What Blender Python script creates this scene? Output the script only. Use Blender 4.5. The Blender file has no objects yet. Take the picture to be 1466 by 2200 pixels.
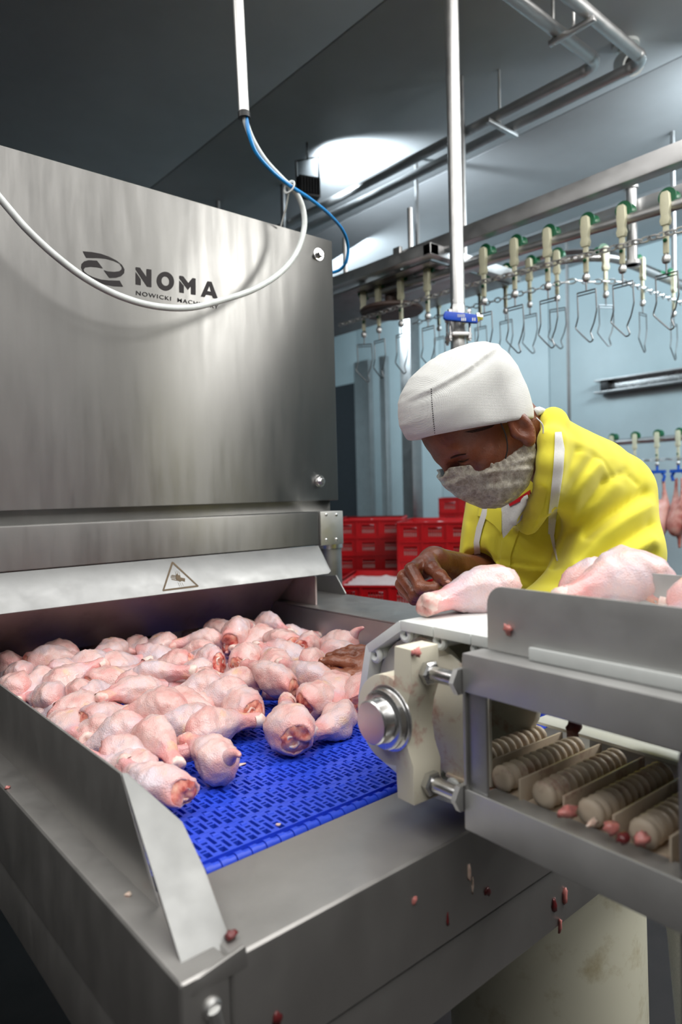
import bpy, bmesh, math, random
import numpy as np
from mathutils import Vector, Matrix, noise
from mathutils.bvhtree import BVHTree
from mathutils.geometry import tessellate_polygon
random.seed(7); np.random.seed(7)
PI = math.pi
S = bpy.context.scene
COL = S.collection

# ------------------------------------------------------------------ camera
W, H, F = 1466, 2200, 1469.46
YAW, PITCH, ROLL = 0.710802, -0.0268778, -0.0244742
CAM = np.array([0.0, 0.0, 1.38])
fw = np.array([math.sin(YAW)*math.cos(PITCH), math.cos(YAW)*math.cos(PITCH), math.sin(PITCH)])
r0 = np.array([math.cos(YAW), -math.sin(YAW), 0.0]); u0 = np.cross(r0, fw)
rt = math.cos(ROLL)*r0 + math.sin(ROLL)*u0
up = -math.sin(ROLL)*r0 + math.cos(ROLL)*u0
cd = bpy.data.cameras.new('camera'); cam = bpy.data.objects.new('camera', cd); COL.objects.link(cam)
cd.sensor_fit = 'VERTICAL'; cd.sensor_height = 36.0; cd.lens = F/H*36.0
cd.clip_start = 0.02
m = Matrix.Identity(4)
for i in range(3):
    m[i][0] = rt[i]; m[i][1] = up[i]; m[i][2] = -fw[i]; m[i][3] = CAM[i]
cam.matrix_world = m
cd.dof.use_dof = True; cd.dof.focus_distance = 1.12; cd.dof.aperture_fstop = 4.0
S.camera = cam

def ray(x, y): return fw + (x-W/2)/F*rt - (y-H/2)/F*up
def at(x, y, D): return CAM + ray(x, y)*D            # surveyed point: pixel of the photo + distance
def on_z(x, y, z): d = ray(x, y); return CAM + d*(z-CAM[2])/d[2]
def on_x(x, y, X): d = ray(x, y); return CAM + d*X/d[0]
def on_y(x, y, Y): d = ray(x, y); return CAM + d*Y/d[1]

# ------------------------------------------------------------------ world, light, exposure
wd = bpy.data.worlds.new('world'); S.world = wd; wd.use_nodes = True
wd.node_tree.nodes['Background'].inputs[0].default_value = (0.6, 0.75, 0.85, 1)
wd.node_tree.nodes['Background'].inputs[1].default_value = 0.05
def area(name, loc, target, sx, sy, power, color):
    l = bpy.data.lights.new(name, 'AREA'); l.shape = 'RECTANGLE'; l.size = sx; l.size_y = sy
    l.energy = power; l.color = color
    o = bpy.data.objects.new(name, l); COL.objects.link(o); o.location = loc
    o.rotation_euler = (Vector(target)-Vector(loc)).to_track_quat('-Z', 'Y').to_euler()
    return o
area('lamp_bank', (0.45, 0.05, 3.04), (0.45, 0.05, 0), 3.4, 2.1, 68, (1.0, 0.98, 0.95))
area('lamp_rear', (1.6, -1.7, 3.04), (1.6, -1.5, 0), 5.4, 0.9, 50, (1.0, 0.98, 0.95))
area('added_fill_left', (-0.45, 1.75, 2.95), (-0.3, 1.5, 0), 0.9, 0.9, 13, (1.0, 0.98, 0.95))  # added fill without a fixture, brightens left-facing steel and rail edges
area('lamp_side', (2.6, -0.30, 2.95), (0.9, 0.9, 1.1), 0.8, 0.5, 33, (1.0, 0.98, 0.94))
area('lamp_aisle', (3.4, 0.6, 2.95), (4.6, 2.2, 1.9), 1.2, 0.4, 40, (0.80, 0.93, 1.0))
area('lamp_far', (3.2, 3.9, 2.95), (4.7, 3.6, 1.8), 1.0, 0.4, 26, (0.78, 0.92, 1.0))
S.view_settings.view_transform = 'Standard'; S.view_settings.look = 'None'
S.view_settings.gamma = 1.0; S.view_settings.use_curve_mapping = False
S.view_settings.exposure = 0.15
S.cycles.use_denoising = True
S.cycles.max_bounces = 8; S.cycles.caustics_reflective = False; S.cycles.caustics_refractive = False
S.cycles.sample_clamp_indirect = 6

# ------------------------------------------------------------------ materials
def srgb(r, g, b):
    f = lambda c: (c/255/12.92) if c/255 <= 0.04045 else ((c/255+0.055)/1.055)**2.4
    return (f(r), f(g), f(b), 1)
class NT:
    def __init__(s, name):
        s.m = bpy.data.materials.new(name); s.m.use_nodes = True; s.t = s.m.node_tree
        s.b = s.t.nodes['Principled BSDF']
    def n(s, kind, **kw):
        nd = s.t.nodes.new('ShaderNode'+kind)
        for k, v in kw.items():
            if k in nd.inputs: nd.inputs[k].default_value = v
            else: setattr(nd, k, v)
        return nd
    def l(s, a, b): s.t.links.new(a, b)
    def coord(s, scale=(1, 1, 1), src='Object'):
        tc = s.n('TexCoord'); mp = s.n('Mapping'); mp.inputs['Scale'].default_value = scale
        s.l(tc.outputs[src], mp.inputs['Vector']); return mp.outputs['Vector']
    def noise(s, vec, scale, detail=4, rough=0.55):
        nd = s.n('TexNoise'); nd.inputs['Scale'].default_value = scale; nd.inputs['Detail'].default_value = detail
        nd.inputs['Roughness'].default_value = rough; s.l(vec, nd.inputs['Vector']); return nd.outputs['Fac']
    def ramp(s, fac, stops):
        nd = s.n('ValToRGB'); cr = nd.color_ramp
        while len(cr.elements) < len(stops): cr.elements.new(0.5)
        for e, (p, c) in zip(cr.elements, stops): e.position = p; e.color = c
        s.l(fac, nd.inputs['Fac']); return nd.outputs['Color']
    def bump(s, h, strength, dist=0.001, prev=None):
        nd = s.n('Bump'); nd.inputs['Strength'].default_value = strength; nd.inputs['Distance'].default_value = dist
        s.l(h, nd.inputs['Height'])
        if prev is not None: s.l(prev, nd.inputs['Normal'])
        return nd.outputs['Normal']
    def set(s, **kw):
        for k, v in kw.items(): s.b.inputs[k.replace('_', ' ')].default_value = v
        return s
def g(v, a=1): return (v, v, v, a)

def steel(name, col, rough, dirt=0.0, brush=(1, 1, 1), aniso=0.0, metallic=1.0, dirtcol=(0.05, 0.03, 0.025, 1), axis=None, grain=(1, 1, 1)):
    t = NT(name); v = t.coord(grain)
    n1 = t.noise(v, 9, 6, 0.6)
    base = t.ramp(n1, [(0.3, tuple(c*0.86 for c in col[:3])+(1,)), (0.7, col)])
    if dirt > 0:
        n2 = t.noise(v, 14, 8, 0.7); mk = t.ramp(n2, [(0.52, g(0)), (0.75, g(1))])
        mx = t.n('MixRGB'); ml = t.n('Math', operation='MULTIPLY'); ml.inputs[1].default_value = dirt
        t.l(mk, ml.inputs[0]); t.l(ml.outputs[0], mx.inputs['Fac']); t.l(base, mx.inputs[1]); mx.inputs[2].default_value = dirtcol
        base = mx.outputs[0]
    t.l(base, t.b.inputs['Base Color'])
    rr = t.ramp(t.noise(v, 22, 5, 0.6), [(0.3, g(rough*0.85)), (0.75, g(min(1, rough*1.2)))])
    t.l(rr, t.b.inputs['Roughness'])
    vb = t.coord(brush); nb = t.noise(vb, 60, 3, 0.6)
    t.l(t.bump(nb, 0.10, 0.0006), t.b.inputs['Normal'])
    t.set(Metallic=metallic, Anisotropic=aniso)
    if axis:
        tg = t.n('Tangent'); tg.direction_type = 'UV_MAP'; tg.uv_map = 'UVMap'; t.b.inputs['Anisotropic Rotation'].default_value = 0.25
        t.l(tg.outputs[0], t.b.inputs['Tangent'])
    return t.m
M = {}
M['hood'] = steel('hood_steel', (0.235, 0.233, 0.225, 1), 0.35, brush=(1, 1, 22), aniso=0.96, axis=True, grain=(1.6, 1, 0.22))
M['steel'] = steel('table_steel', (0.47, 0.46, 0.445, 1), 0.40, metallic=0.84, brush=(3, 14, 6), grain=(1, 1, 0.5))
M['dullsteel'] = steel('dull_steel', (0.42, 0.42, 0.42, 1), 0.42, dirt=0.15, brush=(10, 3, 6))
M['brightsteel'] = steel('bright_steel', (0.72, 0.72, 0.71, 1), 0.42, brush=(4, 4, 4))
M['flap'] = steel('flap_steel', (0.31, 0.315, 0.315, 1), 0.50, brush=(1, 8, 8))
M['frame'] = steel('frame_steel', (0.60, 0.60, 0.59, 1), 0.46, metallic=0.70, brush=(3, 14, 6))
M['wing'] = steel('wing_steel', (0.33, 0.335, 0.33, 1), 0.55, metallic=0.8, brush=(3, 14, 6))
M['wetsteel'] = steel('wet_steel', (0.62, 0.51, 0.50, 1), 0.42, dirt=0.45, brush=(4, 4, 4), metallic=0.45, dirtcol=(0.30, 0.20, 0.20, 1))
M['wire'] = steel('wire_steel', (0.22, 0.23, 0.24, 1), 0.35)
M['beamsteel'] = steel('overhead_steel', (0.60, 0.60, 0.60, 1), 0.42, brush=(2, 12, 2))
M['chrome'] = steel('polished_steel', (0.70, 0.70, 0.70, 1), 0.26, brush=(1, 1, 1))
def plain(name, col, rough=0.5, spec=0.5, bump=0.0, scale=40, vary=0.12, sss=0.0, metallic=0.0, coat=0.0, vec=(1, 1, 1)):
    t = NT(name); v = t.coord(vec); n1 = t.noise(v, scale, 5, 0.6)
    c2 = tuple(max(0, c*(1-vary)) for c in col[:3])+(1,); c3 = tuple(min(1, c*(1+vary)) for c in col[:3])+(1,)
    t.l(t.ramp(n1, [(0.3, c2), (0.7, c3)]), t.b.inputs['Base Color'])
    t.set(Roughness=rough, Metallic=metallic); t.b.inputs['Specular IOR Level'].default_value = spec
    t.b.inputs['Coat Weight'].default_value = coat
    if bump: t.l(t.bump(n1, bump, 0.002), t.b.inputs['Normal'])
    if sss:
        t.b.inputs['Subsurface Weight'].default_value = sss; t.b.inputs['Subsurface Radius'].default_value = (0.012, 0.004, 0.003)
        t.b.inputs['Subsurface Scale'].default_value = 0.5
    return t.m
M['wall'] = plain('wall_panel', srgb(186, 205, 210), 0.42, 0.5, 0.0, 3, 0.05)
M['ceiling'] = plain('ceiling_panel', srgb(196, 198, 200), 0.5, 0.4, 0.0, 3, 0.06)
M['dimwall'] = plain('grey_wall', srgb(104, 104, 104), 0.6, 0.4, 0.0, 3, 0.08)
M['floor'] = plain('floor_resin', srgb(40, 36, 36), 0.5, 0.5, 0.1, 12, 0.25)
M['belt'] = plain('blue_belt', srgb(44, 78, 216), 0.36, 0.5, 0.05, 120, 0.1)
M['bedshade'] = plain('belt_bed_shade', srgb(14, 18, 60), 0.6, 0.3)  # near-black navy stands in for the shade inside the belt holes
M['white'] = plain('white_plastic', srgb(226, 230, 228), 0.4, 0.5, 0.03, 30, 0.05)
M['black'] = plain('black_plastic', srgb(22, 23, 25), 0.45, 0.5)
M['print'] = plain('black_print', srgb(26, 20, 22), 0.55, 0.3)
M['printbrown'] = plain('brown_print', srgb(98, 84, 66), 0.6, 0.3)
M['cable'] = plain('white_cable', srgb(214, 220, 218), 0.4, 0.5)
M['tube'] = plain('blue_tube', srgb(28, 140, 215), 0.3, 0.5)
M['handle'] = plain('blue_handle', srgb(20, 74, 190), 0.35, 0.5)
M['green'] = plain('green_roller', srgb(16, 98, 62), 0.4, 0.5)
M['trolley'] = plain('trolley_plastic', srgb(214, 212, 184), 0.45, 0.5, 0.02, 40, 0.08)
M['red'] = plain('red_crate', srgb(186, 10, 22), 0.38, 0.5, 0.0, 10, 0.1)
M['ice'] = plain('pale_meat', srgb(226, 214, 214), 0.4, 0.5, 0.2, 60, 0.1)
M['blueshackle'] = plain('blue_shackle', srgb(30, 90, 190), 0.4, 0.5)
M['shirt'] = plain('white_shirt', srgb(214, 214, 212), 0.8, 0.2, 0.05, 300)
M['redtrim'] = plain('red_trim', srgb(190, 24, 34), 0.7, 0.2)
M['strap'] = plain('white_strap', srgb(232, 232, 228), 0.8, 0.2, 0.1, 400, 0.04)
M['fat'] = plain('pale_fat', srgb(236, 206, 190), 0.35, 0.5, 0.3, 60, 0.1, sss=0.3)
M['scrap'] = plain('meat_scrap', srgb(210, 132, 126), 0.3, 0.6, 0.4, 90, 0.25, sss=0.2)
M['darkscrap'] = plain('dark_meat_scrap', srgb(104, 34, 36), 0.3, 0.6, 0.4, 90, 0.25)
def creamy(name, col, stain, amount, scale=22):
    t = NT(name); v = t.coord(); n = t.noise(v, scale, 7, 0.65)
    mk = t.ramp(n, [(0.62-amount*0.2, g(0)), (0.78, g(1))])
    mx = t.n('MixRGB'); t.l(mk, mx.inputs['Fac']); mx.inputs[1].default_value = col; mx.inputs[2].default_value = stain
    t.l(mx.outputs[0], t.b.inputs['Base Color']); t.set(Roughness=0.42)
    return t.m
M['cream'] = creamy('cream_plastic', srgb(228, 222, 202), srgb(176, 70, 60), 0.25)
M['disc'] = creamy('white_sprocket', srgb(222, 218, 204), srgb(168, 92, 64), 0.35, 26)
M['flight'] = creamy('stained_flight', srgb(216, 200, 178), srgb(140, 70, 54), 0.4, 30)
M['barrel'] = creamy('barrel_plastic', srgb(228, 226, 204), srgb(170, 154, 104), 0.45, 11)
def skin(name, c1, c2, c3, rough, pimple=0.0, spec=0.5, sss=0.25, pscale=420, coat=0.0, nscale=18):
    t = NT(name); v = t.coord(); n1 = t.noise(v, nscale, 5, 0.6)
    oi = t.n('ObjectInfo'); ad = t.n('Math', operation='ADD'); mu = t.n('Math', operation='MULTIPLY_ADD')
    mu.inputs[1].default_value = 0.16; mu.inputs[2].default_value = -0.08
    t.l(oi.outputs['Random'], mu.inputs[0]); t.l(mu.outputs[0], ad.inputs[0]); t.l(n1, ad.inputs[1])
    t.l(t.ramp(ad.outputs[0], [(0.33, c1), (0.5, c2), (0.68, c3)]), t.b.inputs['Base Color'])
    t.set(Roughness=rough); t.b.inputs['Specular IOR Level'].default_value = spec
    t.b.inputs['Coat Weight'].default_value = coat; t.b.inputs['Coat Roughness'].default_value = 0.15
    t.b.inputs['Subsurface Weight'].default_value = sss; t.b.inputs['Subsurface Radius'].default_value = (0.010, 0.004, 0.003)
    t.b.inputs['Subsurface Scale'].default_value = 0.4
    nb = t.bump(t.noise(v, 55, 5, 0.65), 0.35, 0.005)
    if pimple:
        vo = t.n('TexVoronoi'); vo.inputs['Scale'].default_value = pscale; t.l(v, vo.inputs['Vector'])
        iv = t.n('Math', operation='SUBTRACT'); iv.inputs[0].default_value = 1.0; t.l(vo.outputs['Distance'], iv.inputs[1])
        nb = t.bump(iv.outputs[0], pimple, 0.001, nb)
    t.l(nb, t.b.inputs['Normal'])
    return t.m
def chicken_mat(): return skin('chicken_skin', srgb(222, 168, 162), srgb(229, 195, 190), srgb(215, 199, 207), 0.25, 0.5, 0.5, 0.3, 480)
M['chicken'] = chicken_mat()
M['chicken'].node_tree.nodes['Principled BSDF'].inputs['Coat Weight'].default_value = 0.3
def pink_ends(m):
    t = m.node_tree; b = t.nodes['Principled BSDF']; src = b.inputs['Base Color'].links[0].from_socket
    N = lambda k: t.nodes.new('ShaderNode'+k)
    tc = N('TexCoord'); sx = N('SeparateXYZ'); t.links.new(tc.outputs['Object'], sx.inputs[0])
    nz = N('TexNoise'); nz.inputs['Scale'].default_value = 34; t.links.new(tc.outputs['Object'], nz.inputs['Vector'])
    ma = N('Math'); ma.operation = 'MULTIPLY_ADD'; ma.inputs[1].default_value = 0.05; t.links.new(nz.outputs['Fac'], ma.inputs[0]); t.links.new(sx.outputs['X'], ma.inputs[2])
    sc = N('Math'); sc.operation = 'MULTIPLY'; sc.inputs[1].default_value = 6.0; t.links.new(ma.outputs[0], sc.inputs[0])
    cr = N('ValToRGB'); e = cr.color_ramp.elements; e[0].position = 0.10; e[0].color = g(0.55); e[1].position = 0.30; e[1].color = g(0)
    for p, v in ((0.60, 0), (0.78, 0.62), (1.0, 0.25)): q = e.new(p); q.color = g(v)
    t.links.new(sc.outputs[0], cr.inputs['Fac'])
    mx = N('MixRGB'); t.links.new(cr.outputs['Color'], mx.inputs['Fac']); t.links.new(src, mx.inputs[1]); mx.inputs[2].default_value = srgb(228, 138, 136)
    n2 = N('TexNoise'); n2.inputs['Scale'].default_value = 26; n2.inputs['Detail'].default_value = 5; mp = N('Mapping'); mp.inputs['Location'].default_value = (3, 1, 2); t.links.new(tc.outputs['Object'], mp.inputs[0]); oi = N('ObjectInfo'); t.links.new(oi.outputs['Random'], mp.inputs['Rotation']); t.links.new(mp.outputs[0], n2.inputs['Vector'])
    c2 = N('ValToRGB'); c2.color_ramp.elements[0].position = 0.60; c2.color_ramp.elements[0].color = g(0); c2.color_ramp.elements[1].position = 0.72; c2.color_ramp.elements[1].color = g(0.75); t.links.new(n2.outputs['Fac'], c2.inputs['Fac'])
    m2 = N('MixRGB'); t.links.new(c2.outputs['Color'], m2.inputs['Fac']); t.links.new(mx.outputs[0], m2.inputs[1]); m2.inputs[2].default_value = srgb(238, 196, 150)
    t.links.new(m2.outputs[0], b.inputs['Base Color'])
pink_ends(M['chicken'])
M['flesh'] = skin('raw_flesh', srgb(178, 64, 60), srgb(222, 138, 122), srgb(236, 184, 160), 0.25, 0, 0.6, 0.3, nscale=60)
M['knuckle'] = skin('knuckle_cartilage', srgb(226, 160, 152), srgb(232, 200, 192), srgb(240, 226, 216), 0.3, 0, 0.5, 0.3, nscale=70)
M['bone'] = skin('bone_end', srgb(150, 40, 40), srgb(222, 180, 170), srgb(240, 228, 220), 0.25, 0, 0.6, 0.2, nscale=120)
M['carcass'] = skin('carcass_skin', srgb(190, 110, 100), srgb(214, 150, 138), srgb(226, 180, 166), 0.35, 0, 0.5, 0.1)
M['skin'] = skin('brown_skin', srgb(88, 44, 26), srgb(108, 58, 36), srgb(128, 72, 46), 0.42, 0.12, 0.45, 0.12, 500)
M['wetskin'] = skin('wet_brown_skin', srgb(98, 52, 34), srgb(120, 66, 44), srgb(146, 90, 66), 0.33, 0.22, 0.5, 0.12, 380, coat=0.12)
M['nail'] = plain('fingernail', srgb(190, 130, 110), 0.25, 0.6)
M['hair'] = plain('black_hair', srgb(48, 27, 18), 0.8, 0.3, 0.6, 300, 0.4)
def cloth(name, col, weave, strength, rough=0.85, sheen=0.2):
    t = NT(name); v = t.coord(); n1 = t.noise(v, 10, 5, 0.6)
    t.l(t.ramp(n1, [(0.3, tuple(c*0.93 for c in col[:3])+(1,)), (0.7, col)]), t.b.inputs['Base Color'])
    w1 = t.n('TexWave'); w1.wave_type = 'BANDS'; w1.bands_direction = 'X'; w1.inputs['Scale'].default_value = weave
    w2 = t.n('TexWave'); w2.wave_type = 'BANDS'; w2.bands_direction = 'Z'; w2.inputs['Scale'].default_value = weave
    t.l(v, w1.inputs['Vector']); t.l(v, w2.inputs['Vector'])
    mx = t.n('Math', operation='MULTIPLY'); t.l(w1.outputs['Fac'], mx.inputs[0]); t.l(w2.outputs['Fac'], mx.inputs[1])
    t.l(t.bump(mx.outputs[0], strength, 0.0012), t.b.inputs['Normal'])
    t.set(Roughness=rough); t.b.inputs['Sheen Weight'].default_value = sheen; t.b.inputs['Specular IOR Level'].default_value = 0.2
    return t.m
M['coat'] = cloth('yellow_coat', srgb(238, 228, 74), 420, 0.12)
M['cap'] = cloth('white_cap', srgb(222, 223, 220), 190, 0.45)
def net():
    t = NT('mask_fabric'); v = t.coord(); n = t.noise(v, 90, 8, 0.75)
    a = t.ramp(n, [(0.35, g(0.42)), (0.7, g(0.90))]); t.l(a, t.b.inputs['Alpha'])
    base = t.ramp(n, [(0.3, srgb(168, 162, 146)), (0.7, srgb(214, 208, 192))])
    dn = t.n('TexNoise'); dn.inputs['Scale'].default_value = 40; t.l(v, dn.inputs['Vector'])
    mxv = t.n('MixRGB'); mxv.inputs['Fac'].default_value = 0.025; t.l(v, mxv.inputs[1]); t.l(dn.outputs['Color'], mxv.inputs[2])
    vo = t.n('TexVoronoi'); vo.feature = 'DISTANCE_TO_EDGE'; vo.inputs['Scale'].default_value = 85; t.l(mxv.outputs[0], vo.inputs['Vector'])
    ln = t.ramp(vo.outputs['Distance'], [(0.0, g(0.45)), (0.08, g(0))])
    mx = t.n('MixRGB'); t.l(ln, mx.inputs['Fac']); t.l(base, mx.inputs[1]); mx.inputs[2].default_value = srgb(238, 235, 224)
    t.l(mx.outputs[0], t.b.inputs['Base Color'])
    mh = t.n('Math', operation='MULTIPLY_ADD'); mh.inputs[1].default_value = 0.3; t.l(ln, mh.inputs[0]); t.l(n, mh.inputs[2]); n = mh.outputs[0]
    t.l(t.bump(n, 0.6, 0.003), t.b.inputs['Normal']); t.set(Roughness=0.8)
    return t.m
M['mask'] = net()

# ------------------------------------------------------------------ object helpers
def new_obj(name, me, mat, parent=None):
    if mat is not None and len(me.materials) == 0: me.materials.append(M[mat] if isinstance(mat, str) else mat)
    o = bpy.data.objects.new(name, me); COL.objects.link(o)
    if parent is not None:
        o.parent = parent; o.matrix_parent_inverse = parent.matrix_basis.inverted()
    return o
def tag(o, label=None, cat=None, group=None, kind=None):
    if label: o['label'] = label
    if cat: o['category'] = cat
    if group: o['group'] = group
    if kind: o['kind'] = kind
    return o
def thing(name, label, cat, loc=(0, 0, 0), group=None):
    o = bpy.data.objects.new(name, None); COL.objects.link(o); o.location = [float(c) for c in loc]; o.empty_display_size = 0.05
    return tag(o, label, cat, group)
def copy_tree(o, parent=None):
    c = o.copy(); COL.objects.link(c)
    if parent is not None: c.parent = parent; c.matrix_parent_inverse = o.matrix_parent_inverse.copy()
    for ch in list(o.children): copy_tree(ch, c)
    return c

class MB:
    """collects shapes into one mesh"""
    def __init__(s): s.v = []; s.f = []; s.uv = False
    def add(s, vs, fs):
        b = len(s.v); s.v += [tuple(float(c) for c in p) for p in vs]; s.f += [tuple(i+b for i in f) for f in fs]; return s
    def box(s, lo, hi, T=None):
        x0, y0, z0 = lo; x1, y1, z1 = hi
        vs = [(x0,y0,z0),(x1,y0,z0),(x1,y1,z0),(x0,y1,z0),(x0,y0,z1),(x1,y0,z1),(x1,y1,z1),(x0,y1,z1)]
        if T is not None: vs = [T(p) for p in vs]
        return s.add(vs, [(0,3,2,1),(4,5,6,7),(0,1,5,4),(1,2,6,5),(2,3,7,6),(3,0,4,7)])
    def prism(s, poly, vec, T=None):
        """polygon (3-D points) extruded by vec"""
        vec = np.array(vec, float); a = [np.array(p, float) for p in poly]
        if T is not None: a = [np.array(T(p)) for p in poly]
        n = len(a); vs = a+[p+vec for p in a]
        nrm = sum(np.cross(a[i]-a[0], a[(i+1) % n]-a[0]) for i in range(n))
        rev = nrm@vec > 0
        f = [tuple(range(n)), tuple(range(2*n-1, n-1, -1))]+[(i, i+n, (i+1) % n+n, (i+1) % n) for i in range(n)]
        if rev: f = [tuple(reversed(q)) for q in f]
        return s.add(vs, f)
    def tube(s, pts, rad, n=10, closed=False, cap=True, flat=None):
        P = [np.array(p, float) for p in pts]; k = len(P)
        R = rad if hasattr(rad, '__len__') else [rad]*k
        t0 = None; ref = None; vs = []
        for i in range(k):
            if closed: t = P[(i+1) % k]-P[i-1]
            else: t = P[min(i+1, k-1)]-P[max(i-1, 0)]
            t = t/(np.linalg.norm(t)+1e-12)
            if ref is None:
                ref = np.cross(t, [0, 0, 1.0])
                if np.linalg.norm(ref) < 1e-3: ref = np.cross(t, [0, 1.0, 0])
            ref = ref-t*(ref@t); ref /= np.linalg.norm(ref)+1e-12; b = np.cross(t, ref)
            for j in range(n):
                a = 2*PI*j/n; vs.append(P[i]+R[i]*(math.cos(a)*ref+math.sin(a)*b*(flat or 1)))
        fs = []
        for i in range(k if closed else k-1):
            for j in range(n):
                q = (i+1) % k
                fs.append((i*n+j, i*n+(j+1) % n, q*n+(j+1) % n, q*n+j))
        if cap and not closed: fs += [tuple(range(n-1, -1, -1)), tuple((k-1)*n+j for j in range(n))]
        return s.add(vs, fs)
    def cyl(s, a, b, rad, n=20, rad2=None): return s.tube([a, b], [rad, rad if rad2 is None else rad2], n)
    def lathe(s, o, axis, prof, n=24):
        """profile [(distance along axis, radius)]"""
        o = np.array(o, float); ax = np.array(axis, float); ax /= np.linalg.norm(ax)
        P = [o+ax*d for d, _ in prof]; ref = np.cross(ax, [0, 0, 1.0])
        if np.linalg.norm(ref) < 1e-3: ref = np.cross(ax, [0, 1.0, 0])
        ref /= np.linalg.norm(ref); b = np.cross(ax, ref); vs = []
        for p, (d, rd) in zip(P, prof):
            for j in range(n):
                a = 2*PI*j/n; vs.append(p+max(rd, 1e-5)*(math.cos(a)*ref+math.sin(a)*b))
        k = len(prof)
        fs = [(i*n+j, i*n+(j+1) % n, (i+1)*n+(j+1) % n, (i+1)*n+j) for i in range(k-1) for j in range(n)]
        fs += [tuple(range(n-1, -1, -1)), tuple((k-1)*n+j for j in range(n))]
        return s.add(vs, fs)
    def flatpoly(s, loops, off=None):
        """filled outline with holes, 3-D points"""
        L = [[Vector([float(c) for c in p]) for p in lp] for lp in loops]
        tri = tessellate_polygon(L); vs = [p for lp in L for p in lp]
        return s.add(vs, [tuple(t) for t in tri])
    def mesh(s, name='mesh', bevel=0.0, seg=2, smooth=35, recalc=True):
        me = bpy.data.meshes.new(name); me.from_pydata(s.v, [], s.f); me.update()
        if bevel or recalc:
            bm = bmesh.new(); bm.from_mesh(me)
            if recalc: bmesh.ops.recalc_face_normals(bm, faces=bm.faces)
            if bevel:
                es = [e for e in bm.edges if len(e.link_faces) == 2 and e.calc_face_angle(0) > 0.5]
                bmesh.ops.bevel(bm, geom=es, offset=bevel, segments=seg, profile=0.6, affect='EDGES', clamp_overlap=True)
            bm.to_mesh(me); bm.free()
        if smooth:
            for p in me.polygons: p.use_smooth = True
            me.set_sharp_from_angle(angle=math.radians(smooth))
        return me
    def obj(s, name, mat, parent=None, bevel=0.0, seg=2, smooth=35, recalc=True):
        return new_obj(name, s.mesh(name, bevel, seg, smooth, recalc), mat, parent)
def spline(pts, n):
    """Catmull-Rom through points"""
    P = [np.array(p, float) for p in pts]; P = [2*P[0]-P[1]]+P+[2*P[-1]-P[-2]]; out = []
    k = len(P)-3
    for i in range(n+1):
        t = i/n*k; j = min(int(t), k-1); t -= j; a, b, c, d = P[j:j+4]
        out.append(0.5*((2*b)+(c-a)*t+(2*a-5*b+4*c-d)*t*t+(3*b-a-3*c+d)*t**3))
    return out
def add_uv(o, ux, uz):
    me = o.data; uv = me.uv_layers.new(name='UVMap')
    for lp in me.loops:
        co = me.vertices[lp.vertex_index].co; uv.data[lp.index].uv = (co.dot(Vector(ux)), co.dot(Vector(uz)))

# ------------------------------------------------------------------ signed-distance modelling for soft bodies
def surface_nets(fn, lo, hi, h):
    ax = [np.arange(lo[i], hi[i]+h, h, dtype=np.float32) for i in range(3)]
    X, Y, Z = np.meshgrid(*ax, indexing='ij'); V = fn(X, Y, Z).astype(np.float32)
    nx, ny, nz = V.shape; ins = V < 0
    cnt = np.zeros((nx-1, ny-1, nz-1), np.int8)
    for a in (0, 1):
        for b in (0, 1):
            for c in (0, 1): cnt += ins[a:nx-1+a, b:ny-1+b, c:nz-1+c]
    act = (cnt > 0) & (cnt < 8); I, J, K = np.nonzero(act); n = len(I)
    pos = np.zeros((n, 3)); wt = np.zeros(n)
    for d in range(3):
        o1, o2 = [(1, 2), (0, 2), (0, 1)][d]
        for a in (0, 1):
            for b in (0, 1):
                s = [0, 0, 0]; s[o1] = a; s[o2] = b; e = list(s); e[d] = 1
                v0 = V[I+s[0], J+s[1], K+s[2]]; v1 = V[I+e[0], J+e[1], K+e[2]]
                mk = (v0 < 0) != (v1 < 0); t = np.where(mk, v0/(v0-v1+1e-12), 0)
                p = np.array([s]*n, float); p[:, d] += t
                pos[mk] += p[mk]; wt[mk] += 1
    pos = (pos/wt[:, None]+np.stack([I, J, K], 1))*h+np.array(lo)
    idx = -np.ones(act.shape, np.int64); idx[I, J, K] = np.arange(n); faces = []
    for d in range(3):
        o1, o2 = [(1, 2), (2, 0), (0, 1)][d]
        sl0 = [slice(None)]*3; sl1 = [slice(None)]*3; sl0[d] = slice(0, -1); sl1[d] = slice(1, None)
        A = ins[tuple(sl0)]; B = ins[tuple(sl1)]
        E = np.nonzero(A != B); E = np.stack(E, 1)
        lim = np.array(act.shape)
        ok = (E[:, o1] > 0) & (E[:, o2] > 0) & (E[:, o1] < lim[o1]) & (E[:, o2] < lim[o2]); E = E[ok]
        def cell(da, db):
            q = E.copy(); q[:, o1] -= da; q[:, o2] -= db; return idx[q[:, 0], q[:, 1], q[:, 2]]
        Q = np.stack([cell(1, 1), cell(0, 1), cell(0, 0), cell(1, 0)], 1)
        fl = ~A[tuple(E.T)]; Q[fl] = Q[fl][:, ::-1]; faces.append(Q)
    return pos, np.concatenate(faces)
def sdf_obj(name, fn, lo, hi, h, mat, parent=None, smooth_it=1, post=None):
    p, f = surface_nets(fn, lo, hi, h)
    if post is not None: p = post(p)
    me = bpy.data.meshes.new(name); me.from_pydata(p.tolist(), [], f.tolist()); me.update()
    bm = bmesh.new(); bm.from_mesh(me)
    for _ in range(smooth_it): bmesh.ops.smooth_vert(bm, verts=bm.verts, factor=0.5, use_axis_x=True, use_axis_y=True, use_axis_z=True)
    bm.to_mesh(me); bm.free()
    me.polygons.foreach_set('use_smooth', [True]*len(me.polygons))
    return new_obj(name, me, mat, parent)
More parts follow.
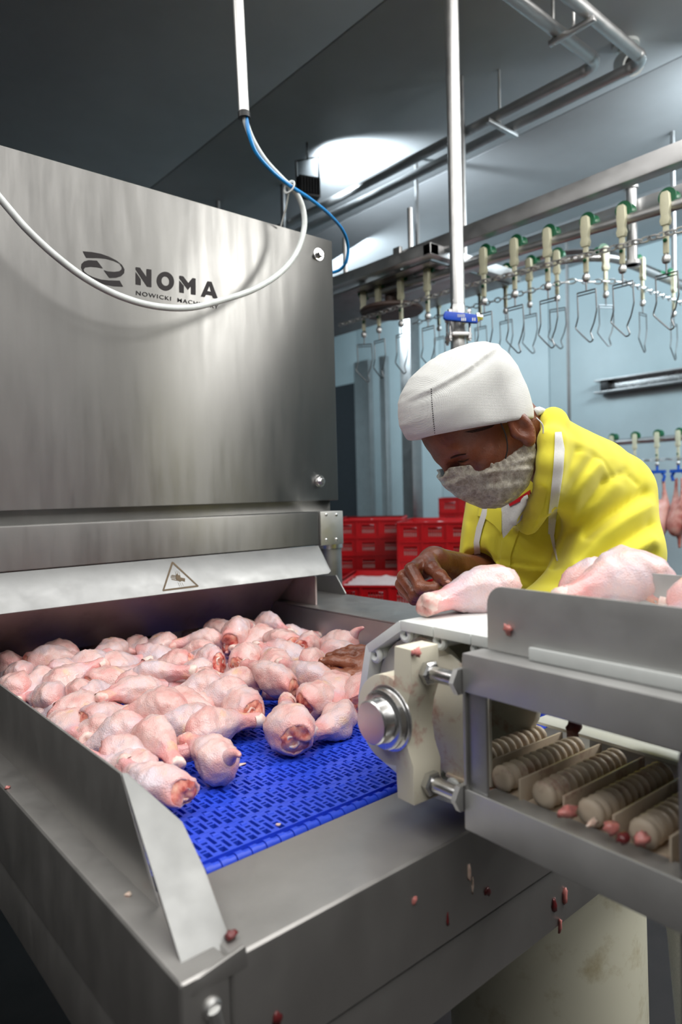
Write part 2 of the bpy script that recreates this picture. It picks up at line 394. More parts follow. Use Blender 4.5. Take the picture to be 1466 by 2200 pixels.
def capsule(X, Y, Z, a, b, ra, rb):
    a = np.asarray(a); ba = np.asarray(b)-a; l2 = ba@ba+1e-12
    t = np.clip(((X-a[0])*ba[0]+(Y-a[1])*ba[1]+(Z-a[2])*ba[2])/l2, 0, 1)
    return np.sqrt((X-a[0]-t*ba[0])**2+(Y-a[1]-t*ba[1])**2+(Z-a[2]-t*ba[2])**2)-(ra+(rb-ra)*t)
def ellip(X, Y, Z, c, B, rad):
    """ellipsoid with axes rows of B and radii rad"""
    d = [(X-c[0])*B[i][0]+(Y-c[1])*B[i][1]+(Z-c[2])*B[i][2] for i in range(3)]
    k = np.sqrt(sum((d[i]/rad[i])**2 for i in range(3))); k2 = np.sqrt(sum((d[i]/rad[i]**2)**2 for i in range(3)))+1e-9
    return k*(k-1)/k2
def smin(a, b, k): h = np.clip(0.5+0.5*(b-a)/k, 0, 1); return b+(a-b)*h-k*h*(1-h)
def smax(a, b, k): return -smin(-a, -b, k)

# ================================================================== THE ROOM
def slab(name, lo, hi, mat, kind='structure', parent=None, bevel=0):
    o = MB().box(lo, hi).obj(name, mat, parent, bevel)
    if kind: o['kind'] = kind
    return o
slab('floor', (-2.5, -2.5, -0.1), (4.9, 6.2, 0), 'floor')
slab('wall_left', (-2.6, -2.5, 0), (-2.5, 6.2, 3.1), 'dimwall'); slab('wall_front', (-2.5, -2.6, 0), (4.9, -2.5, 3.1), 'dimwall')
slab('wall_back', (-2.5, 6.2, 0), (4.9, 6.3, 3.1), 'wall')
ceil = slab('ceiling', (-2.6, -2.6, 3.16), (5.1, 6.3, 3.22), 'ceiling')
for k in range(-4, 3):
    x0 = 1.742+1.15*k; slab('panel', (max(x0+0.003, -2.55), -2.55, 3.1), (min(x0+1.147, 5.0), 6.25, 3.16), 'ceiling', None, ceil, 0.003)
wr = slab('wall_right', (4.94, -2.5, 0), (5.0, 6.2, 3.1), 'wall')
for k in range(8):
    y0 = 1.93+1.15*(k-4)
    slab('panel', (4.9, max(y0+0.003, -2.5), 0), (4.94, min(y0+1.147, 6.2), 3.1), 'wall', None, wr, 0.003)
dr = slab('dark_slab_1', (4.885, 5.36, 0), (4.9, 6.1, 2.55), plain('slab_dark_grey', srgb(52, 56, 62), 0.4));  # plain dark grey slab flat against the right wall
for i, (ya, yb, zt) in enumerate([(5.14, 5.36, 2.75), (4.90, 4.98, 2.75)]):
    slab('trim_%d' % (i+1), (4.84, ya, 0), (4.9, yb, zt), 'beamsteel', bevel=0.004)
slab('baseboard_right', (4.86, -2.5, 0), (4.9, 5.1, 0.18), 'dullsteel', bevel=0.003)

# ================================================================== MACHINE WITH THE HOOD
YF = 1.42
mach = thing('processing_machine', 'big brushed stainless steel machine with a tall flat hood and black printed logo', 'machine', (0.4, 1.9, 0))
hx = on_y(714, 517, YF)[0]
hz0, hz1 = 1.3625, 2.063
hood = MB().box((-0.9, YF, hz0), (hx, YF+0.03, hz1)).obj('hood_panel', 'hood', mach, 0.003)
add_uv(hood, (1, 0, 0), (0, 0, 1))
MB().box((-0.88, YF+0.03, hz0+0.01), (hx-0.02, 2.3, hz1-0.02)).obj('hood_body', 'dullsteel', mach, 0.006)
rp = MB().box((-0.9, YF+0.025, 1.325), (hx-0.01, YF+0.06, 1.375)).obj('recess_strip', 'hood', mach); add_uv(rp, (1, 0, 0), (0, 0, 1))
bx = on_y(686, 1099, 1.38)[0]
bm_ = MB().box((-0.9, 1.38, 1.2475), (bx, YF+0.05, 1.3345)).obj('cross_beam', 'hood', mach, 0.005, 3); add_uv(bm_, (1, 0, 0), (0, 0, 1))
ex = on_y(737, 1100, 1.376)[0]
ep = MB().box((bx+0.0008, 1.376, 1.2465), (ex, YF+0.05, 1.3345)).obj('end_plate', 'brightsteel', mach, 0.002)
for px, py in ((701, 1106), (723, 1106), (701, 1160), (723, 1159)):
    c = on_y(px, py, 1.376); MB().lathe(c, (0, -1, 0), [(0, 0.0042), (0.0012, 0.004), (0.0024, 0.0022)], 14).obj('rivet', 'chrome', ep)
# guard flap: slopes outwards and down from the foot of the beam
fa, fb = np.array([-0.9, 1.379, 1.2475]), np.array([bx-0.006, 1.379, 1.2475])
fd = np.array([on_y(710, 1232, 1.315)[0], 1.315, on_y(710, 1232, 1.315)[2]]); fc = np.array([-0.9, 1.315, fd[2]])
fn_ = np.cross(fb-fa, fc-fa); fn_ /= np.linalg.norm(fn_); fn_ = fn_ if fn_[1] < 0 else -fn_
flap = MB().prism([fa, fb, fd+np.array([0.004, 0.002, 0.006]), fd-np.array([0.006, 0, 0]), fc], -fn_*0.003).obj('guard_flap', 'flap', mach, 0.0008)
def on_flap(px, py, off=0.0006):
    d = ray(px, py); return CAM+d*((fn_@(fa-CAM))/(fn_@d))+fn_*off
# warning triangle printed on the flap
Zm = lambda x, y: on_flap(300+x/8.144, 1190+y/8.144)
w = MB()
w.flatpoly([[Zm(*p) for p in ((572, 138), (592, 146), (1035, 562), (1022, 582), (410, 658), (398, 640), (556, 150))], [Zm(*p) for p in reversed(((584, 178), (985, 552), (436, 622)))]])
for poly in (((545, 385), (640, 400), (640, 412), (545, 400)), ((560, 368), (640, 380), (640, 392), (562, 380)), ((545, 410), (650, 425), (650, 440), (545, 425)), ((558, 440), (660, 455), (660, 472), (558, 455)),
             ((630, 375), (655, 345), (672, 372), (700, 375), (720, 415), (796, 432), (793, 490), (740, 476), (712, 490), (650, 468), (632, 420))):
    w.flatpoly([[Zm(*p) for p in poly]])
for a, b in (((620, 310), (645, 400)), ((648, 300), (678, 400)), ((680, 305), (712, 400)), ((668, 500), (702, 575)), ((700, 500), (735, 570)), ((735, 500), (766, 565))):
    w.flatpoly([[Zm(a[0], a[1]), Zm(a[0]+5, a[1]), Zm(b[0]+5, b[1]), Zm(b[0], b[1])]])
w.obj('warning_sign', 'printbrown', flap, recalc=False, smooth=0)
# logo and lettering printed on the hood
Zl = lambda x, y: on_y(150+x/4.189, 520+y/4.189, YF-0.0007)
lg = MB()
for poly in ([(118, 83), (200, 90), (280, 105), (350, 130), (420, 165), (470, 205), (493, 245), (490, 280), (465, 305), (420, 320), (358, 322), (335, 290), (305, 252), (340, 263), (400, 268), (445, 262), (468, 245), (470, 225), (450, 195), (400, 170), (330, 150), (250, 143), (150, 142)],
             [(480, 401), (400, 397), (320, 382), (240, 355), (170, 318), (120, 270), (103, 225), (108, 195), (130, 173), (170, 163), (245, 167), (300, 238), (255, 228), (190, 221), (140, 228), (125, 245), (130, 265), (160, 290), (210, 315), (280, 337), (350, 345), (450, 347)]):
    lg.flatpoly([[Zl(*p) for p in poly]])
lg.obj('logo_emblem', 'print', hood, recalc=False, smooth=0)
nm = MB()
for poly in ([(594, 268), (640, 335), (640, 388), (594, 380)], [(594, 225), (632, 230), (692, 315), (692, 242), (736, 248), (736, 406), (697, 400), (594, 245)],
             [(987, 345), (1028, 393), (1028, 460), (987, 452)], [(987, 302), (1022, 308), (1068, 368), (1105, 323), (1134, 328), (1134, 476), (1092, 470), (1092, 398), (1065, 430), (987, 326)]):
    nm.flatpoly([[Zl(*p) for p in poly]])
nm.flatpoly([[Zl(862+78*math.cos(a), 352+85*math.sin(a)+6*math.cos(a)) for a in np.linspace(0, 2*PI, 32, False)], [Zl(862+36*math.cos(-a), 352+42*math.sin(-a)+3*math.cos(a)) for a in np.linspace(0, 2*PI, 32, False)]])
nm.flatpoly([[Zl(*p) for p in ((1181, 490), (1240, 352), (1278, 358), (1334, 510), (1292, 505), (1283, 482), (1226, 474), (1216, 495))], [Zl(*p) for p in reversed(((1240, 440), (1258, 395), (1273, 446)))]])
nm.obj('logo_lettering', 'print', hood, recalc=False, smooth=0)
def text_mesh(txt):
    c = bpy.data.curves.new('text', 'FONT'); c.body = txt; c.size = 1; c.offset = 0.012; c.space_character = 1.18
    o = bpy.data.objects.new('text', c); COL.objects.link(o); dg = bpy.context.evaluated_depsgraph_get(); dg.update()
    me = bpy.data.meshes.new_from_object(o.evaluated_get(dg)); bpy.data.objects.remove(o); bpy.data.curves.remove(c)
    return me
def place_text(me, A, B, Cc, cap=0.70):
    xs = [v.co.x for v in me.vertices]; x0, x1 = min(xs), max(xs)
    A, B, Cc = np.array(A), np.array(B), np.array(Cc)
    for v in me.vertices: v.co = Vector(A+(B-A)*((v.co.x-x0)/(x1-x0))+(Cc-A)*(v.co.y/cap))
    return me
new_obj('logo_subline', place_text(text_mesh('NOWICKI  MACHINERY'), Zl(597, 474), Zl(1338, 601), Zl(597, 437)), 'print', hood)
for px, py in ((684, 547), (687, 1034)):
    c = on_y(px, py, YF); b = MB().lathe(c, (0, -1, 0), [(0, 0.0165), (0.003, 0.0160), (0.0032, 0.0115), (0.0062, 0.011)], 28).obj('bolt_washer', 'chrome', mach)
    MB().lathe(c+np.array([0, -0.006, 0]), (0, -1, 0), [(0, 0.0092), (0.007, 0.0092), (0.008, 0.0075), (0.0082, 0.003)], 6).obj('bolt_head', 'chrome', b, smooth=20)
# throat below the hood
MB().prism([(-0.9, 1.395, 1.20), (1.075, 1.395, 1.20), (1.038, 1.53, 1.052), (-0.9, 1.53, 1.052)], (0, 0.004, 0.003)).obj('throat_plate', 'wetsteel', mach, 0.001)
MB().box((-0.9, 1.66, 0.72), (1.2, 2.3, 1.36)).obj('machine_body', 'dullsteel', mach, 0.006)
MB().prism([(1.07, 1.35, 1.10), (1.07, 1.35, 1.17), (1.07, 1.40, 1.24), (1.07, 1.66, 1.24), (1.07, 1.66, 1.0)], (0.006, 0, 0)).obj('throat_side', 'wetsteel', mach, 0.001)
MB().prism([on_x(px, py, 1.235) for px, py in ((650, 1240), (722, 1236), (743, 1275), (738, 1279), (640, 1284))], (0.003, 0, 0)).obj('side_wing', 'steel', mach, 0.0008)
MB().box((1.13, 1.50, 1.17), (1.17, 1.56, 1.215)).obj('blue_block', 'handle', mach, 0.006)  # small blue block behind the flap
for x in (-0.8, 1.1):
    for y in (1.75, 2.2): MB().box((x-0.03, y-0.03, 0), (x+0.03, y+0.03, 0.74)).obj('leg', 'dullsteel', mach, 0.003)
cc = np.array([1.325, 1.60, 0])
cy = MB().lathe(cc+[0, 0, 0.9], (0, 0, 1), [(0, 0.034), (0, 0.0385), (0.315, 0.0385)], 40).obj('cylinder_housing', 'dullsteel', mach)
MB().lathe(cc+[0, 0, 1.215], (0, 0, 1), [(0, 0.042), (0.002, 0.0435), (0.030, 0.0435), (0.034, 0.040), (0.036, 0.012), (0.046, 0.007), (0.047, 0.003)], 40).obj('cylinder_cap', 'chrome', cy)
MB().box((1.18, 1.57, 0.9), (1.31, 1.63, 0.93)).obj('cylinder_bracket', 'dullsteel', mach, 0.002)
MB().box((1.15, 1.45, 0.86), (1.30, 1.70, 0.9)).obj('cylinder_shelf', 'dullsteel', mach, 0.002)

# ================================================================== INFEED TABLE
ZB = 1.0
tab = thing('infeed_table', 'stainless steel infeed table with blue belt, left guard plate and front lip', 'table', (0.65, 1.0, 0))
MB().box((0.2852, 0.484, 0.889), (1.245, 0.612, ZB)).obj('front_lip', 'steel', tab, 0.006, 3)
MB().box((0.2405, 0.488, 0.809), (1.245, 0.56, 0.886)).obj('lower_front_panel', 'steel', tab, 0.003)
MB().box((0.239, 0.484, 0.889), (0.285, 1.66, ZB)).obj('left_ledge', 'steel', tab, 0.005, 3)
MB().box((0.241, 0.492, 0.813), (0.285, 1.66, 0.887)).obj('left_side_panel', 'steel', tab, 0.003)
MB().prism([(0.272, 1.66, ZB-0.004), (0.272, 1.66, 1.109), (0.272, 0.667, 1.103), (0.272, 0.588, ZB-0.004)], (0.003, 0, 0)).obj('side_guard', 'steel', tab, 0.0012)
pw = [np.array(p) for p in ((0.272, 0.664, 1.105), (0.277, 0.662, 1.104), (0.307, 0.605, 1.064), (0.306, 0.561, 1.035), (0.2965, 0.497, 0.9935), (0.2505, 0.495, 0.992))]
MB().prism(pw, (0, 0.002, -0.0024)).obj('corner_wing', 'wing', tab, 0.0008)
MB().prism([(0.246, 0.4835, 0.985), (0.254, 0.4835, 0.998), (0.300, 0.4835, 1.0045), (0.302, 0.4835, 0.985)], (0, 0.005, 0)).obj('corner_rim', 'steel', tab, 0.002)
l0 = on_y(455, 2165, 0.484); MB().lathe(l0+np.array([0, 0.004, 0]), (0, -1, 0), [(0, 0.0085), (0.006, 0.0085), (0.008, 0.006)], 20).tube([l0+np.array([0, -0.002, 0]), l0+np.array([0.006, -0.002, -0.03])], 0.006, 10).obj('latch', 'brightsteel', tab)
MB().box((1.04, 0.615, 0.94), (1.046, 1.66, 1.098)).obj('right_wall', 'steel', tab, 0.001)
MB().prism([(1.04, 0.615, 1.094), (1.04, 0.615, 1.1), (1.245, 0.615, 1.1), (1.245, 0.615, 1.02), (1.241, 0.615, 1.02), (1.241, 0.615, 1.094)], (0, 1.045, 0)).obj('right_rail', 'steel', tab, 0.002)
MB().box((0.285, 1.60, 0.9), (1.04, 1.655, 0.99)).obj('back_cross_member', 'dullsteel', tab, 0.003)
MB().box((0.275, 0.60, 0.88), (1.045, 1.62, 0.93)).obj('under_tray', 'dullsteel', tab, 0.003)
for x in (0.30, 1.18):
    for y in (0.62, 1.58): MB().box((x-0.025, y-0.025, 0), (x+0.025, y+0.025, 0.89)).obj('leg', 'dullsteel', tab, 0.003)
# blue modular belt: shade-coloured bed, nose roller and one row of open grid per module
bed = MB().box((0.287, 0.622, 0.965), (1.038, 1.60, 0.988)).obj('conveyor_belt', 'bedshade', tab, 0.002)
PU, PV, TH = 0.0188, 0.0519, 0.0075
def belt_row(nc, x0):
    b = MB(); z0, z1 = ZB-TH, ZB
    for i in range(nc):
        x = x0+i*PU; c0, c1 = x-PU/4, x+PU/4
        # column with square hole, thin slot, long slot
        def col(xl, xr, holes):
            v = 0.0
            for hv0, hv1, hw in holes:
                if hv0 > v: b.box((xl, v, z0), (xr, hv0, z1))
                mid = (xl+xr)/2
                b.box((xl, hv0, z0), (mid-hw/2, hv1, z1)); b.box((mid+hw/2, hv0, z0), (xr, hv1, z1)); v = hv1
            if v < PV-0.0004: b.box((xl, v, z0), (xr, PV-0.0004, z1))
        col(c0, c1, [(0.0022, 0.0126, 0.0078), (0.0148, 0.0186, 0.0070), (0.0226, 0.0420, 0.0046)])
        col(c1, c1+PU/2, [(0.0070, 0.0258, 0.0046), (0.0292, 0.0336, 0.0070), (0.0446, 0.0484, 0.0066)])
        b.tube([(c1+0.001, 0.0405, ZB-0.0016), (c1+PU/2-0.001, 0.0405, ZB-0.0016)], 0.0030, 8)
    return b
NC = 39
row = belt_row(NC, 0.2965).obj('belt_module', 'belt', bed, smooth=0, recalc=False)
row.location = (0, 0.6328, 0)
for k in range(1, 18):
    c = row.copy(); COL.objects.link(c); c.parent = bed; c.matrix_parent_inverse = row.matrix_parent_inverse.copy(); c.location = (0, 0.6328+PV*k, 0)
ns = MB()
for i in range(NC*2):
    x = 0.2918+i*PU/2
    ns.cyl((x+0.0003, 0.6245, ZB-0.0078), (x+PU/2-0.0003, 0.6245, ZB-0.0078), 0.0078 if i % 2 else 0.0062, 12)
ns.obj('belt_nose', 'belt', bed, smooth=40)

# ================================================================== SMALL SORTING CONVEYOR IN FRONT
cA = np.array([0.545, 0.449, 0]); cd_ = np.array([0.0459, 0.99895, 0]); cn = np.array([0.99895, -0.0459, 0])
def CV(s, o, z): return cA+cd_*s+cn*o+np.array([0, 0, z])
TC = lambda p: CV(*p)
con = thing('sorting_conveyor', 'small stainless conveyor with white plastic belt and open side in the foreground', 'conveyor', CV(-0.2, 0.1, 0))
E0 = -0.43
def ang(name, prof, mat='frame', s0=0.0, s1=E0, bev=0.003):
    return MB().prism([CV(s0, o, z) for o, z in prof], CV(s1, 0, 0)-CV(s0, 0, 0)).obj(name, mat, con, bev, 2)
ang('upper_rail', [(0, 1.174), (0, 1.214), (0.034, 1.214), (0.034, 1.210), (0.0035, 1.210), (0.0035, 1.174)])
ang('lower_rail', [(0, 1.031), (0, 1.073), (0.0035, 1.073), (0.006, 1.064), (0.05, 1.060), (0.05, 1.057), (0.0035, 1.060), (0.0035, 1.031)])
MB().box((-0.027, 0.004, 1.0365), (-0.001, 0.0075, 1.2085), TC).obj('end_post', 'dullsteel', con, 0.001)
MB().box((-0.003, 0.0005, 1.0315), (0.001, 0.034, 1.209), TC).obj('end_plate', 'steel', con, 0.001)
for o in (0.006, 0.235):
    MB().box((-0.252, o, 0.0), (-0.216, o+0.036, 1.172 if o < 0.1 else 1.20), TC).obj('leg', 'dullsteel', con, 0.004)
ang('far_rail', [(0.235, 1.174), (0.235, 1.214), (0.238, 1.214), (0.238, 1.174)], 'dullsteel')
ang('far_lower_rail', [(0.228, 1.02), (0.228, 1.075), (0.231, 1.075), (0.231, 1.02)], 'dullsteel')
for s in (-0.02, -0.40): MB().box((s-0.01, 0.005, 1.180), (s+0.01, 0.236, 1.20), TC).obj('cross_bar', 'dullsteel', con, 0.002)
MB().box((-0.41, 0.196, 1.082), (0.06, 0.227, 1.086), TC).obj('slide_board', 'white', con, 0.001)
MB().box((-0.40, 0.175, 1.105), (-0.085, 0.225, 1.135), TC).obj('slide_rail', 'dullsteel', con, 0.003)
def guard(name, o, s0, zt):
    R = 0.020; pts = [(E0, 1.216), (E0, zt)]
    pts += [(s0-R+R*math.sin(a), zt-R+R*math.cos(a)) for a in np.linspace(0, PI/2, 8)]+[(s0, 1.216)]
    return MB().prism([CV(s, o, z) for s, z in pts], cn*0.0025).obj(name, 'frame', con, 0.0008)
guard('near_side_guard', 0.026, -0.012, 1.282); guard('far_side_guard', 0.222, -0.04, 1.282)
MB().box((E0, 0.021, 1.2145), (-0.066, 0.0258, 1.2275), TC).obj('wear_strip', 'white', con, 0.002)
# white belt: flat modules over the top and round the end, hinge lugs on the near edge
DC = (0.112, 1.126); DR = 0.1015
vts = [(DC[0]+DR*math.cos(math.radians(a)), DC[1]+DR*math.sin(math.radians(a))) for a in (80, 36, -8, -52, -96)]
path = [(vts[0][0]-0.056*k, vts[0][1]) for k in range(9, 0, -1)]+vts+[(vts[-1][0]-0.056, 1.030)]
for (a, b) in zip(path[:-1], path[1:]):
    a, b = np.array(a), np.array(b); t = (b-a)/np.linalg.norm(b-a); nn = np.array([-t[1], t[0]]); a2, b2 = a+t*0.0006, b-t*0.0006
    q = MB().prism([CV(p[0], 0.034, p[1]) for p in (a2, b2, b2-nn*0.012, a2-nn*0.012)], cn*0.186)
    md = q.obj('belt_module', 'white', con, 0.0012)
    lug = MB()
    for e in (b-nn*0.0165-t*0.006,):
        ring = [CV(e[0]+0.0070*math.cos(x), 0, e[1]+0.0070*math.sin(x)) for x in np.linspace(0, 2*PI, 16, False)]
        lug.tube([p+cn*0.040 for p in ring], 0.0040, 8, closed=True)
        lug.tube([CV(e[0], 0.046, e[1]), CV(e[0], 0.20, e[1])], 0.0075, 10)
    lug.obj('hinge_lug', 'white', md)
MB().lathe(CV(DC[0], 0.052, DC[1]), cn, [(0, 0.03), (0, 0.080), (0.012, 0.080), (0.012, 0.03)], 32).obj('sprocket_disc', 'disc', con, 0.002)
MB().lathe(CV(DC[0], 0.17, DC[1]), cn, [(0, 0.03), (0, 0.080), (0.012, 0.080), (0.012, 0.03)], 32).obj('sprocket_disc', 'disc', con, 0.002)
MB().prism([CV(s, 0.046, z) for s, z in ((0.004, 1.06), (0.06, 1.05), (0.10, 1.07), (0.10, 1.18), (0.06, 1.195), (0.004, 1.165))], cn*0.004).obj('guide_plate', 'disc', con, 0.001)
# bearing housing
hp = [(0.052, 1.044), (0.078, 1.044), (0.080, 1.080)]
hp += [(0.094+0.050*math.cos(a), 1.127+0.050*math.sin(a)) for a in np.linspace(math.radians(-104), math.radians(104), 22)]
hp += [(0.080, 1.174), (0.078, 1.212), (0.052, 1.212), (0.052, 1.170), (0.060, 1.150), (0.064, 1.127), (0.060, 1.104), (0.052, 1.086)]
hs = MB().prism([CV(s, -0.022, z) for s, z in hp], cn*0.042).obj('bearing_housing', 'cream', con, 0.0015)
sc = CV(0.090, -0.022, 1.130)
MB().lathe(sc+cn*0.0005, -cn, [(0, 0.037), (0.0015, 0.0365), (0.0015, 0.034), (-0.004+0.006, 0.033), (0.0105, 0.0325), (0.0115, 0.031), (0.0115, 0.025), (0.0125, 0.0245), (0.0255, 0.024), (0.027, 0.0225)], 48).obj('shaft', 'chrome', con)
for z in (1.184, 1.063):
    bt = MB().tube([CV(0.0015, 0.002, z), CV(0.050, 0.002, z)], 0.0082, 20).obj('adjuster_bolt', 'chrome', con)
    MB().lathe(CV(0.052, 0.002, z), -cd_, [(0, 0.0135), (0.007, 0.0135), (0.009, 0.011)], 6).obj('nut', 'chrome', bt, smooth=20)
    MB().lathe(CV(0.0012, 0.002, z), cd_, [(0, 0.0150), (0.006, 0.0150), (0.008, 0.011)], 6).obj('nut', 'brightsteel', bt, smooth=20)
# return run: lobed hinge rolls and upright flights
lob = []
for k in range(12):
    d = 0.012*k; lob += [(d+0.0005, 0.0070), (d+0.0022, 0.0124), (d+0.006, 0.0142), (d+0.0098, 0.0124), (d+0.0115, 0.0070)]
for k in range(9):
    s = 0.044-0.052*k
    MB().lathe(CV(s, 0.046, 1.072), cn, lob, 14).obj('hinge_roll', 'flight', con, smooth=60)
    MB().box((s-0.0285, 0.044, 1.056), (s-0.0260, 0.196, 1.082), TC).obj('belt_flight', 'flight', con, 0.0006)
    MB().box((s-0.026, 0.042, 1.0535), (s+0.0225, 0.198, 1.0575), TC).obj('return_module', 'flight', con, 0.0006)

# ================================================================== OVERHEAD SERVICES
def bend(pts, rad, n=7):
    """polyline with rounded corners"""
    P = [np.array(p, float) for p in pts]; out = [P[0]]
    for i in range(1, len(P)-1):
        a = P[i-1]-P[i]; b = P[i+1]-P[i]; a /= np.linalg.norm(a); b /= np.linalg.norm(b)
        for t in np.linspace(0, 1, n):
            p0, p1, p2 = P[i]+a*rad, P[i], P[i]+b*rad; out.append((1-t)**2*p0+2*t*(1-t)*p1+t*t*p2)
    return out+[P[-1]]
c0, c1 = on_y(512, 0, 1.33), on_y(525, 250, 1.33)
cdir = (c0-c1)/np.linalg.norm(c0-c1); ctop = c1+cdir*((3.1-c1[2])/cdir[2])
cnd = thing('cable_conduit', 'thin steel conduit coming down from the ceiling above the hood', 'conduit', c1)
MB().tube([ctop, c1], 0.0125, 20).obj('tube', 'brightsteel', cnd)
MB().lathe(c1-cdir*0.004, cdir, [(0, 0.008), (0, 0.0142), (0.012, 0.0142), (0.014, 0.0126)], 20).obj('grommet', 'black', cnd)
cp = [(525, 245, 1.33), (530, 268, 1.33), (545, 305, 1.335), (570, 345, 1.34), (604, 382, 1.35), (636, 414, 1.355), (652, 452, 1.355), (653, 495, 1.355), (636, 545, 1.35), (600, 588, 1.345), (545, 622, 1.34), (480, 644, 1.335), (410, 661, 1.335), (335, 658, 1.335), (262, 638, 1.335), (190, 602, 1.335), (122, 552, 1.335), (62, 497, 1.335), (22, 452, 1.335), (-25, 395, 1.335), (-60, 350, 1.335)]
o = MB().tube(spline([on_y(*p) for p in cp]+[np.array([0.05, 1.33, 2.38]), np.array([-0.20, 1.33, 2.75]), np.array([-0.28, 1.33, 3.1])], 150), 0.0070, 12).obj('cable', 'cable')
tag(o, 'thick white cable hanging in a loop across the hood front', 'cable')
tp = [(529, 250, 1.326), (536, 290, 1.322), (552, 330, 1.325), (585, 368, 1.33), (622, 398, 1.34), (662, 424, 1.36), (705, 458, 1.40), (737, 495, 1.45), (748, 530, 1.48), (744, 562, 1.50), (730, 580, 1.53), (706, 588, 1.56)]
o = MB().tube(spline([on_y(*p) for p in tp], 80), 0.0045, 10).obj('air_tube', 'tube')
tag(o, 'bright blue plastic air tube curving behind the hood edge', 'tube')
t1 = on_y(622, 402, 1.348); t2 = on_y(604, 486, 1.412)
tie = thing('cable_tie', 'small white cable tie binding the white cable and the blue tube', 'cable tie', t1)
dv = on_y(640, 418, 1.352)-on_y(606, 386, 1.342); dv /= np.linalg.norm(dv)
e1 = np.cross(dv, [0, 1, 0]); e1 /= np.linalg.norm(e1); e2 = np.cross(dv, e1)
MB().tube([t1+0.0155*(math.cos(a)*e1+math.sin(a)*e2) for a in np.linspace(0, 2*PI, 18, False)], 0.0022, 6, closed=True, flat=1.6).obj('loop', 'white', tie)
MB().tube([t1+e1*0.013, (t1+t2)/2+np.array([0.003, 0, 0]), t2], 0.0022, 6).obj('tail', 'white', tie)
# vertical product pipe with ball valve
pv0 = at(984, 655, 2.0); pv1 = at(970, 0, 2.0); pdir = (pv1-pv0)/np.linalg.norm(pv1-pv0)
pipe = thing('vertical_pipe', 'shiny vertical steel pipe ending in a ball valve above the worker', 'pipe', pv0)
MB().tube([pv0+pdir*((3.1-pv0[2])/pdir[2]), pv0], 0.0205, 28).obj('tube', 'brightsteel', pipe)
vv = MB().lathe(pv0, -pdir, [(-0.012, 0.0212), (0, 0.0205), (0.006, 0.0225), (0.03, 0.0245), (0.032, 0.020), (0.05, 0.026), (0.085, 0.026), (0.087, 0.020), (0.105, 0.0235), (0.13, 0.0235), (0.13, 0.0205)], 8).obj('valve_body', 'brightsteel', pipe, 0.001, smooth=25)
for d in (0.036, 0.088): 
    c = pv0-pdir*d
    sq = [c+rt*a*0.036+np.cross(rt, pdir)*b*0.036 for a, b in ((1, .6), (.6, 1), (-.6, 1), (-1, .6), (-1, -.6), (-.6, -1), (.6, -1), (1, -.6))]
    MB().prism(sq, -pdir*0.010).obj('flange', 'brightsteel', vv, 0.001)
bz = np.cross(rt, pdir)
for a in (1, -1):
    for b in (1, -1):
        c = pv0+rt*a*0.028+bz*b*0.028
        MB().cyl(c-pdir*0.028, c-pdir*0.112, 0.0042, 10).lathe(c-pdir*0.030, pdir, [(0, 0.007), (0.008, 0.007), (0.009, 0.003)], 6).lathe(c-pdir*0.098, -pdir, [(0, 0.007), (0.008, 0.007), (0.009, 0.003)], 6).obj('flange_bolt', 'chrome', vv)
hb = pv0-pdir*0.050-fw*0.045
MB().cyl(pv0-pdir*0.055+rt*0.0, hb+rt*0.03, 0.009, 12).lathe(hb+rt*0.044, rt, [(0, 0.014), (0.008, 0.014), (0.010, 0.008), (0.018, 0.008)], 6).obj('valve_stem', 'chrome', vv)
hd = [hb+rt*a+pdir*b for a, b in ((-0.050, 0.010), (-0.045, 0.016), (0.02, 0.009), (0.046, 0.005), (0.046, -0.019), (0.02, -0.017), (-0.046, -0.010), (-0.052, -0.004))]
hnd = MB().prism(hd, -fw*0.012).obj('valve_handle', 'handle', pipe, 0.004, 3)
ht = MB()
for i in range(3): p = hb-fw*0.0125+rt*(-0.012+0.0)+pdir*(0.0045-0.003*i); ht.flatpoly([[p, p+rt*0.022, p+rt*0.022+pdir*0.0012, p+pdir*0.0012]])
for x in (-0.001, 0.004, 0.009, 0.030, 0.036): p = hb-fw*0.0125+rt*x-pdir*0.013; ht.flatpoly([[p, p+rt*0.003, p+rt*0.003+pdir*0.009, p+pdir*0.009]])
ht.obj('handle_mark', 'white', hnd, recalc=False, smooth=0)
MB().tube([pv0-pdir*0.128, pv0-pdir*0.30], 0.0205, 20).obj('lower_tube', 'brightsteel', pipe)
